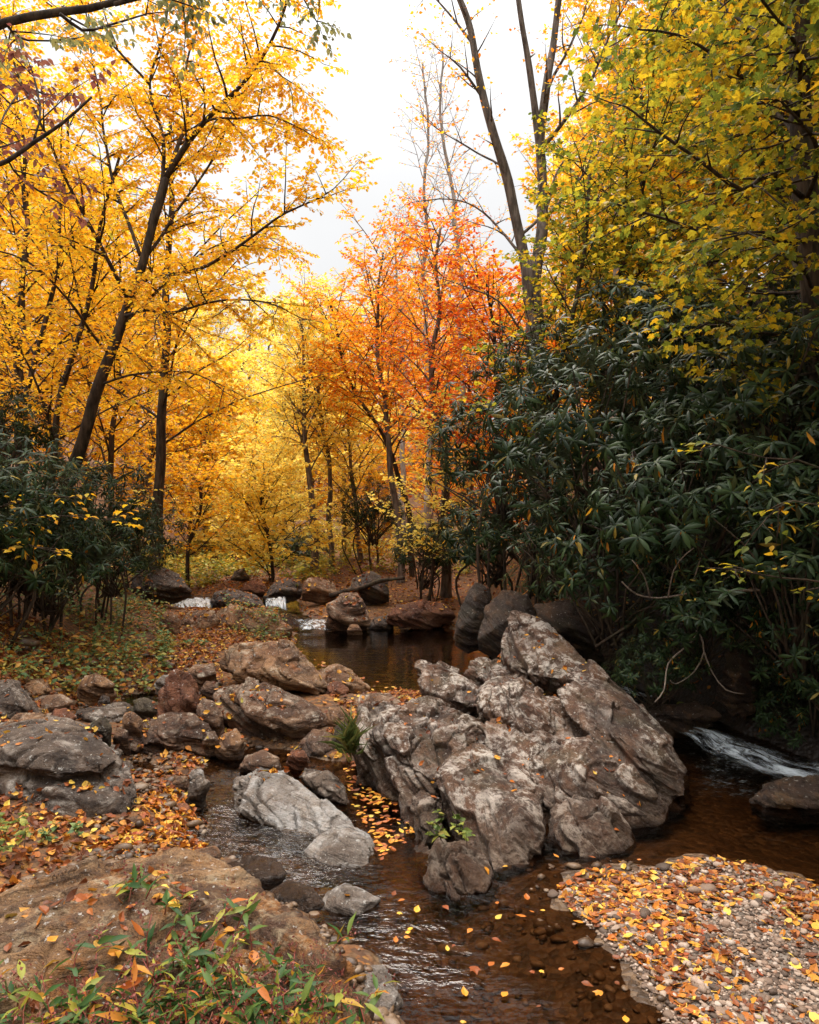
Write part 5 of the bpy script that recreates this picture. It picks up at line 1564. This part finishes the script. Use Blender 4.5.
def pebble_mat(name, stops, rough=.7):
    t = NT(name)
    g = t.n('ShaderNodeNewGeometry')
    tc = t.n('ShaderNodeTexCoord').outputs['Object']
    c = t.ramp(g.outputs['Random Per Island'], stops)
    n = t.noise(tc, 45, 5, .65)
    c = t.mix(t.rng(n, .45, .7, 0, .55), c, t.mix(.7, c, (.12, .07, .04)))
    b = t.n('ShaderNodeBump', {'Height': n, 'Strength': .5, 'Distance': .008}).outputs[0]
    return t.out(t.n('ShaderNodeBsdfPrincipled', {'Base Color': c, 'Roughness': rough, 'Normal': b, 'Specular IOR Level': .3}).outputs[0])


M_PEB = pebble_mat('river_pebbles', [(0, (.05, .033, .024)), (.25, (.11, .07, .048)), (.5, (.20, .13, .09)), (.72, (.29, .205, .15)), (.9, (.40, .32, .26)), (1, (.22, .10, .05))])
M_PEBD = pebble_mat('bed_pebbles', [(0, (.03, .017, .010)), (.4, (.07, .037, .018)), (.75, (.12, .068, .034)), (1, (.20, .14, .095))], .4)


def pebbles(name, poly, z, n, size, mat, seed, sink=.35, maxw=.02, noise=None, hi=True):
    r = np.random.default_rng(seed)
    pg = poly_ground(poly, z)
    lo, hi_ = pg.min(0), pg.max(0)
    xy = r.uniform(lo, hi_, (n * 6, 2))
    ok = sd_poly(xy[:, 0], xy[:, 1], pg) < 0
    if noise:
        ok &= fbm2(xy[:, 0], xy[:, 1], noise[0], 3, seed * .77) + r.normal(0, .1, len(xy)) > noise[1]
    xy = xy[ok][:n]
    h, w, s = terrain(xy[:, 0], xy[:, 1])
    k = h > w - maxw
    xy, h = xy[k], h[k]
    m = len(xy)
    sc = size * np.exp(r.normal(0, .42, m))
    S = np.stack([r.uniform(.75, 1.35, m), r.uniform(.6, 1.0, m), r.uniform(.32, .62, m)], 1) * sc[:, None]
    TV, TF = (ICO2_V, ICO2_F) if hi else (ICO_V, ICO_F)
    V = TV[None] * S[:, None]
    off = r.uniform(0, 50, (m, 1, 3))
    lump = vnoise((TV[None] * 1.3 + off).reshape(-1, 3)).reshape(m, -1, 1)
    V = V * (1 + .28 * lump)
    az = r.uniform(0, 6.28, m); ti = r.normal(0, .25, m)
    y2, z2 = V[..., 1] * np.cos(ti)[:, None] - V[..., 2] * np.sin(ti)[:, None], V[..., 1] * np.sin(ti)[:, None] + V[..., 2] * np.cos(ti)[:, None]
    x3 = V[..., 0] * np.cos(az)[:, None] - y2 * np.sin(az)[:, None]
    y3 = V[..., 0] * np.sin(az)[:, None] + y2 * np.cos(az)[:, None]
    V = np.stack([x3 + xy[:, :1], y3 + xy[:, 1:], z2 + (h + S[:, 2] * (1 - sink))[:, None]], -1)
    Fc = (np.arange(m)[:, None, None] * len(TV) + TF[None]).reshape(-1, 3)
    return tag(link(name, mesh_from(name, V.reshape(-1, 3), [Fc], [mat])), kind='stuff')


GB = [(550, 890), (594, 882), (650, 867), (712, 859), (778, 874), (834, 894), (920, 905), (920, 1080), (686, 1080), (660, 1010), (628, 962), (590, 924)]
pebbles('pebbles', GB, .03, 13000, .0070, M_PEB, 1, .35, .10)
pebbles('pebbles', GB, .03, 260, .014, M_PEB, 2, .35, .03)
pebbles('pebbles', [(90, 860), (120, 740), (200, 730), (300, 750), (345, 775), (345, 880), (240, 900), (190, 880)], .1, 1500, .016, M_PEBD, 3, .35, .12, (2, -.2))
pebbles('pebbles', [(190, 860), (190, 780), (330, 770), (400, 870), (560, 850), (640, 860), (600, 915), (660, 1000), (690, 1060), (390, 1060), (380, 980), (240, 890)], .0, 520, .019, M_PEBD, 4, .6, .5)
pebbles('pebbles', [(-40, 740), (-40, 690), (120, 670), (220, 660), (220, 720), (120, 720)], .25, 500, .028, M_PEBD, 5, .4, .02)
pebbles('pebbles', [(280, 890), (330, 930), (352, 960), (396, 975), (410, 1060), (340, 1060), (330, 990), (290, 930)], .08, 500, .014, M_PEBD, 8, .35, .10)
pebbles('pebbles', [(20, 900), (120, 842), (210, 842), (230, 866), (130, 868), (30, 905)], .2, 700, .014, M_PEBD, 6, .3, .02)

# ---- falling and broken water
def foam_mat(name, sx, sy, lo, hi):
    t = NT(name)
    uv = t.n('ShaderNodeAttribute', attribute_name='flow').outputs['Vector']
    mp = t.n('ShaderNodeMapping', {'Vector': uv, 'Scale': (sx, sy, 1)}).outputs[0]
    n = t.noise(mp, 1.0, 6, .65, .6)
    mp2 = t.n('ShaderNodeMapping', {'Vector': uv, 'Scale': (sx * 3.1, sy * 3.6, 1), 'Location': (3.3, 1.7, 0)}).outputs[0]
    n = t.math('ADD', t.math('MULTIPLY', n, .6), t.math('MULTIPLY', t.noise(mp2, 1.0, 5, .7, .9), .4))
    e = t.n('ShaderNodeAttribute', attribute_name='edge').outputs['Fac']
    f = t.math('MULTIPLY', t.rng(n, lo, hi), e, clamp=True)
    b = t.n('ShaderNodeBump', {'Height': n, 'Strength': .7, 'Distance': .03}).outputs[0]
    p = t.n('ShaderNodeBsdfPrincipled', {'Base Color': (.50, .54, .57, 1), 'Roughness': .3, 'Normal': b})
    tr = t.n('ShaderNodeBsdfTransparent', {'Color': (.9, .88, .84, 1)})
    return t.out(t.n('ShaderNodeMixShader', {0: f, 1: tr.outputs[0], 2: p.outputs[0]}).outputs[0])


def strip(name, L, Rr, nu, nv, mat, lump=.02, fade=(.12, .12), on=False):
    """water sheet between two 3-D edge lines"""
    L, Rr = spline(L, .02), spline(Rr, .02)
    u = np.linspace(0, 1, nu); v = np.linspace(0, 1, nv)
    f = lambda A: np.stack([np.interp(u, np.linspace(0, 1, len(A)), A[:, k]) for k in range(3)], 1)
    a, b = f(L), f(Rr)
    V = a[:, None] * (1 - v)[None, :, None] + b[:, None] * v[None, :, None]
    UV = np.stack([np.repeat(v[None], nu, 0), np.repeat(u[:, None], nv, 1), np.zeros((nu, nv))], -1)
    n = fbm(np.stack([UV[..., 0].ravel() * 9, UV[..., 1].ravel() * 3, np.full(nu * nv, 3.)], 1), 4).reshape(nu, nv)
    if on:
        V[..., 2] = water_level(V[..., 0], V[..., 1]) + .03
    V[..., 2] += lump * n
    V[..., 1] -= lump * np.abs(n)
    edge = sstep(0, fade[0], UV[..., 0]) * sstep(0, fade[0], 1 - UV[..., 0]) * sstep(0, fade[1], UV[..., 1] + .02) * sstep(0, fade[1], 1 - UV[..., 1])
    g = np.arange(nu * nv).reshape(nu, nv)
    q = np.stack([g[:-1, :-1], g[:-1, 1:], g[1:, 1:], g[1:, :-1]], -1).reshape(-1, 4)
    me = mesh_from(name, V.reshape(-1, 3), [q], [mat])
    at = me.attributes.new('flow', 'FLOAT_VECTOR', 'POINT'); at.data.foreach_set('vector', UV.astype(np.float32).ravel())
    at = me.attributes.new('edge', 'FLOAT', 'POINT'); at.data.foreach_set('value', edge.astype(np.float32).ravel())
    return tag(link(name, me), kind='structure')


FW = foam_mat('falling_water', 8, 1.5, .36, .62)
FR = foam_mat('rapid_foam', 6, 3.6, .42, .64)
strip('waterfall', [P(265, 598, 13.3), P(265, 603, 12.9), P(265, 614, 12.7)], [P(286, 597, 13.3), P(287, 603, 12.9), P(288, 614, 12.7)], 30, 30, FW, .03, (.1, .05))
strip('waterfall', [P(166, 598, 13.2), P(168, 603, 12.7), P(170, 610, 12.4)], [P(212, 598, 13.2), P(213, 603, 12.7), P(212, 609, 12.4)], 30, 40, FW, .03, (.1, .05))
strip('waterfall', [P(290, 618, 12.2), P(298, 623, 11.9), P(298, 630, 11.6)], [P(326, 620, 12.2), P(332, 625, 11.9), P(334, 630, 11.6)], 20, 30, FR, .03, (.15, .1))
strip('rapids', [P(660, 731, 6.3), P(690, 748, 5.9), P(720, 768, 5.5), P(780, 784, 5.1), P(850, 800, 4.85)], [P(690, 735, 6.3), P(730, 745, 6.1), P(780, 756, 5.75), P(840, 768, 5.45), P(900, 780, 5.2)], 70, 40, FR, .045, (.3, .12), True)
strip('rapids', [P(612, 690, 7.2), P(640, 697, 7.0), P(668, 702, 6.9)], [P(620, 686, 7.4), P(645, 691, 7.2), P(672, 697, 7.1)], 30, 16, FR, .02, (.25, .2), True)
EXPOSURE = 0.70
HAZE = .0004
# ================================================================== light, sky and camera
SUN_EL, SUN_AZ = math.radians(63), math.radians(-9)      # azimuth the light comes from, measured from +Y towards +X
d = Vector((math.sin(SUN_AZ) * math.cos(SUN_EL), math.cos(SUN_AZ) * math.cos(SUN_EL), math.sin(SUN_EL)))
sl = bpy.data.lights.new('overcast_sun', 'SUN')
sl.energy = 2.2
sl.angle = math.radians(28)
sl.color = (1, .90, .78)
so = bpy.data.objects.new('overcast_sun', sl)
COL.objects.link(so)
so.rotation_euler = (-d).to_track_quat('-Z', 'Y').to_euler()

W = bpy.data.worlds.new('World')
SC.world = W
W.use_nodes = True
nt = W.node_tree
nt.nodes.clear()
sky = nt.nodes.new('ShaderNodeTexSky')
sky.sky_type = 'NISHITA'
sky.sun_disc = False
sky.sun_elevation = SUN_EL
sky.sun_rotation = SUN_AZ
sky.air_density = 1.0
sky.dust_density = 4.0
hs = nt.nodes.new('ShaderNodeHueSaturation')
hs.inputs['Saturation'].default_value = .25
nt.links.new(sky.outputs[0], hs.inputs['Color'])
# overcast cloud deck: brightest overhead, a third of that at the horizon, with soft cloud texture
tc = nt.nodes.new('ShaderNodeTexCoord')
sx = nt.nodes.new('ShaderNodeSeparateXYZ')
nt.links.new(tc.outputs['Generated'], sx.inputs[0])
mr = nt.nodes.new('ShaderNodeMapRange')
mr.inputs['From Min'].default_value = 0; mr.inputs['From Max'].default_value = 1
mr.inputs['To Min'].default_value = 5.5; mr.inputs['To Max'].default_value = 66.0
pw_ = nt.nodes.new('ShaderNodeMath'); pw_.operation = 'POWER'; pw_.use_clamp = True
pw_.inputs[1].default_value = 6.0
ab_ = nt.nodes.new('ShaderNodeMath'); ab_.operation = 'MAXIMUM'
ab_.inputs[1].default_value = 0.0
nt.links.new(sx.outputs[2], ab_.inputs[0])
nt.links.new(ab_.outputs[0], pw_.inputs[0])
nt.links.new(pw_.outputs[0], mr.inputs['Value'])
nz = nt.nodes.new('ShaderNodeTexNoise')
nz.inputs['Scale'].default_value = 2.2; nz.inputs['Detail'].default_value = 5
nt.links.new(tc.outputs['Generated'], nz.inputs['Vector'])
m2 = nt.nodes.new('ShaderNodeMapRange')
m2.inputs['From Min'].default_value = .3; m2.inputs['From Max'].default_value = .7
m2.inputs['To Min'].default_value = .9; m2.inputs['To Max'].default_value = 1.08
nt.links.new(nz.outputs['Fac'], m2.inputs['Value'])
mm = nt.nodes.new('ShaderNodeMath'); mm.operation = 'MULTIPLY'
nt.links.new(mr.outputs[0], mm.inputs[0]); nt.links.new(m2.outputs[0], mm.inputs[1])
cc = nt.nodes.new('ShaderNodeVectorMath'); cc.operation = 'SCALE'
cc.inputs[0].default_value = (.985, .99, .995)
nt.links.new(mm.outputs[0], cc.inputs['Scale'])
mx = nt.nodes.new('ShaderNodeMix'); mx.data_type = 'RGBA'
mx.inputs[0].default_value = .85
nt.links.new(hs.outputs[0], mx.inputs[6]); nt.links.new(cc.outputs[0], mx.inputs[7])
bg = nt.nodes.new('ShaderNodeBackground')
bg.inputs['Strength'].default_value = .1
nt.links.new(mx.outputs[2], bg.inputs[0])
wo = nt.nodes.new('ShaderNodeOutputWorld')
nt.links.new(bg.outputs[0], wo.inputs[0])

cam = bpy.data.cameras.new('camera')
cam.sensor_fit = 'VERTICAL'
cam.sensor_height = 36
cam.lens = F / 1024 * 36
cam.shift_y = (HY - 512) / 1024
cam.clip_start, cam.clip_end = .05, 2000
co = bpy.data.objects.new('camera', cam)
COL.objects.link(co)
co.location = (0, 0, CAM_H)
co.rotation_euler = (math.radians(90), 0, 0)
SC.camera = co

SC.view_settings.view_transform = 'Standard'
SC.view_settings.look = 'None'
SC.view_settings.gamma = 1
SC.view_settings.exposure = EXPOSURE
SC.render.engine = 'CYCLES'
cy = SC.cycles
cy.max_bounces = 9; cy.diffuse_bounces = 6; cy.glossy_bounces = 3; cy.transmission_bounces = 4; cy.transparent_max_bounces = 8
cy.caustics_reflective = False; cy.caustics_refractive = False
cy.use_denoising = True
cy.use_adaptive_sampling = True
cy.adaptive_threshold = .02
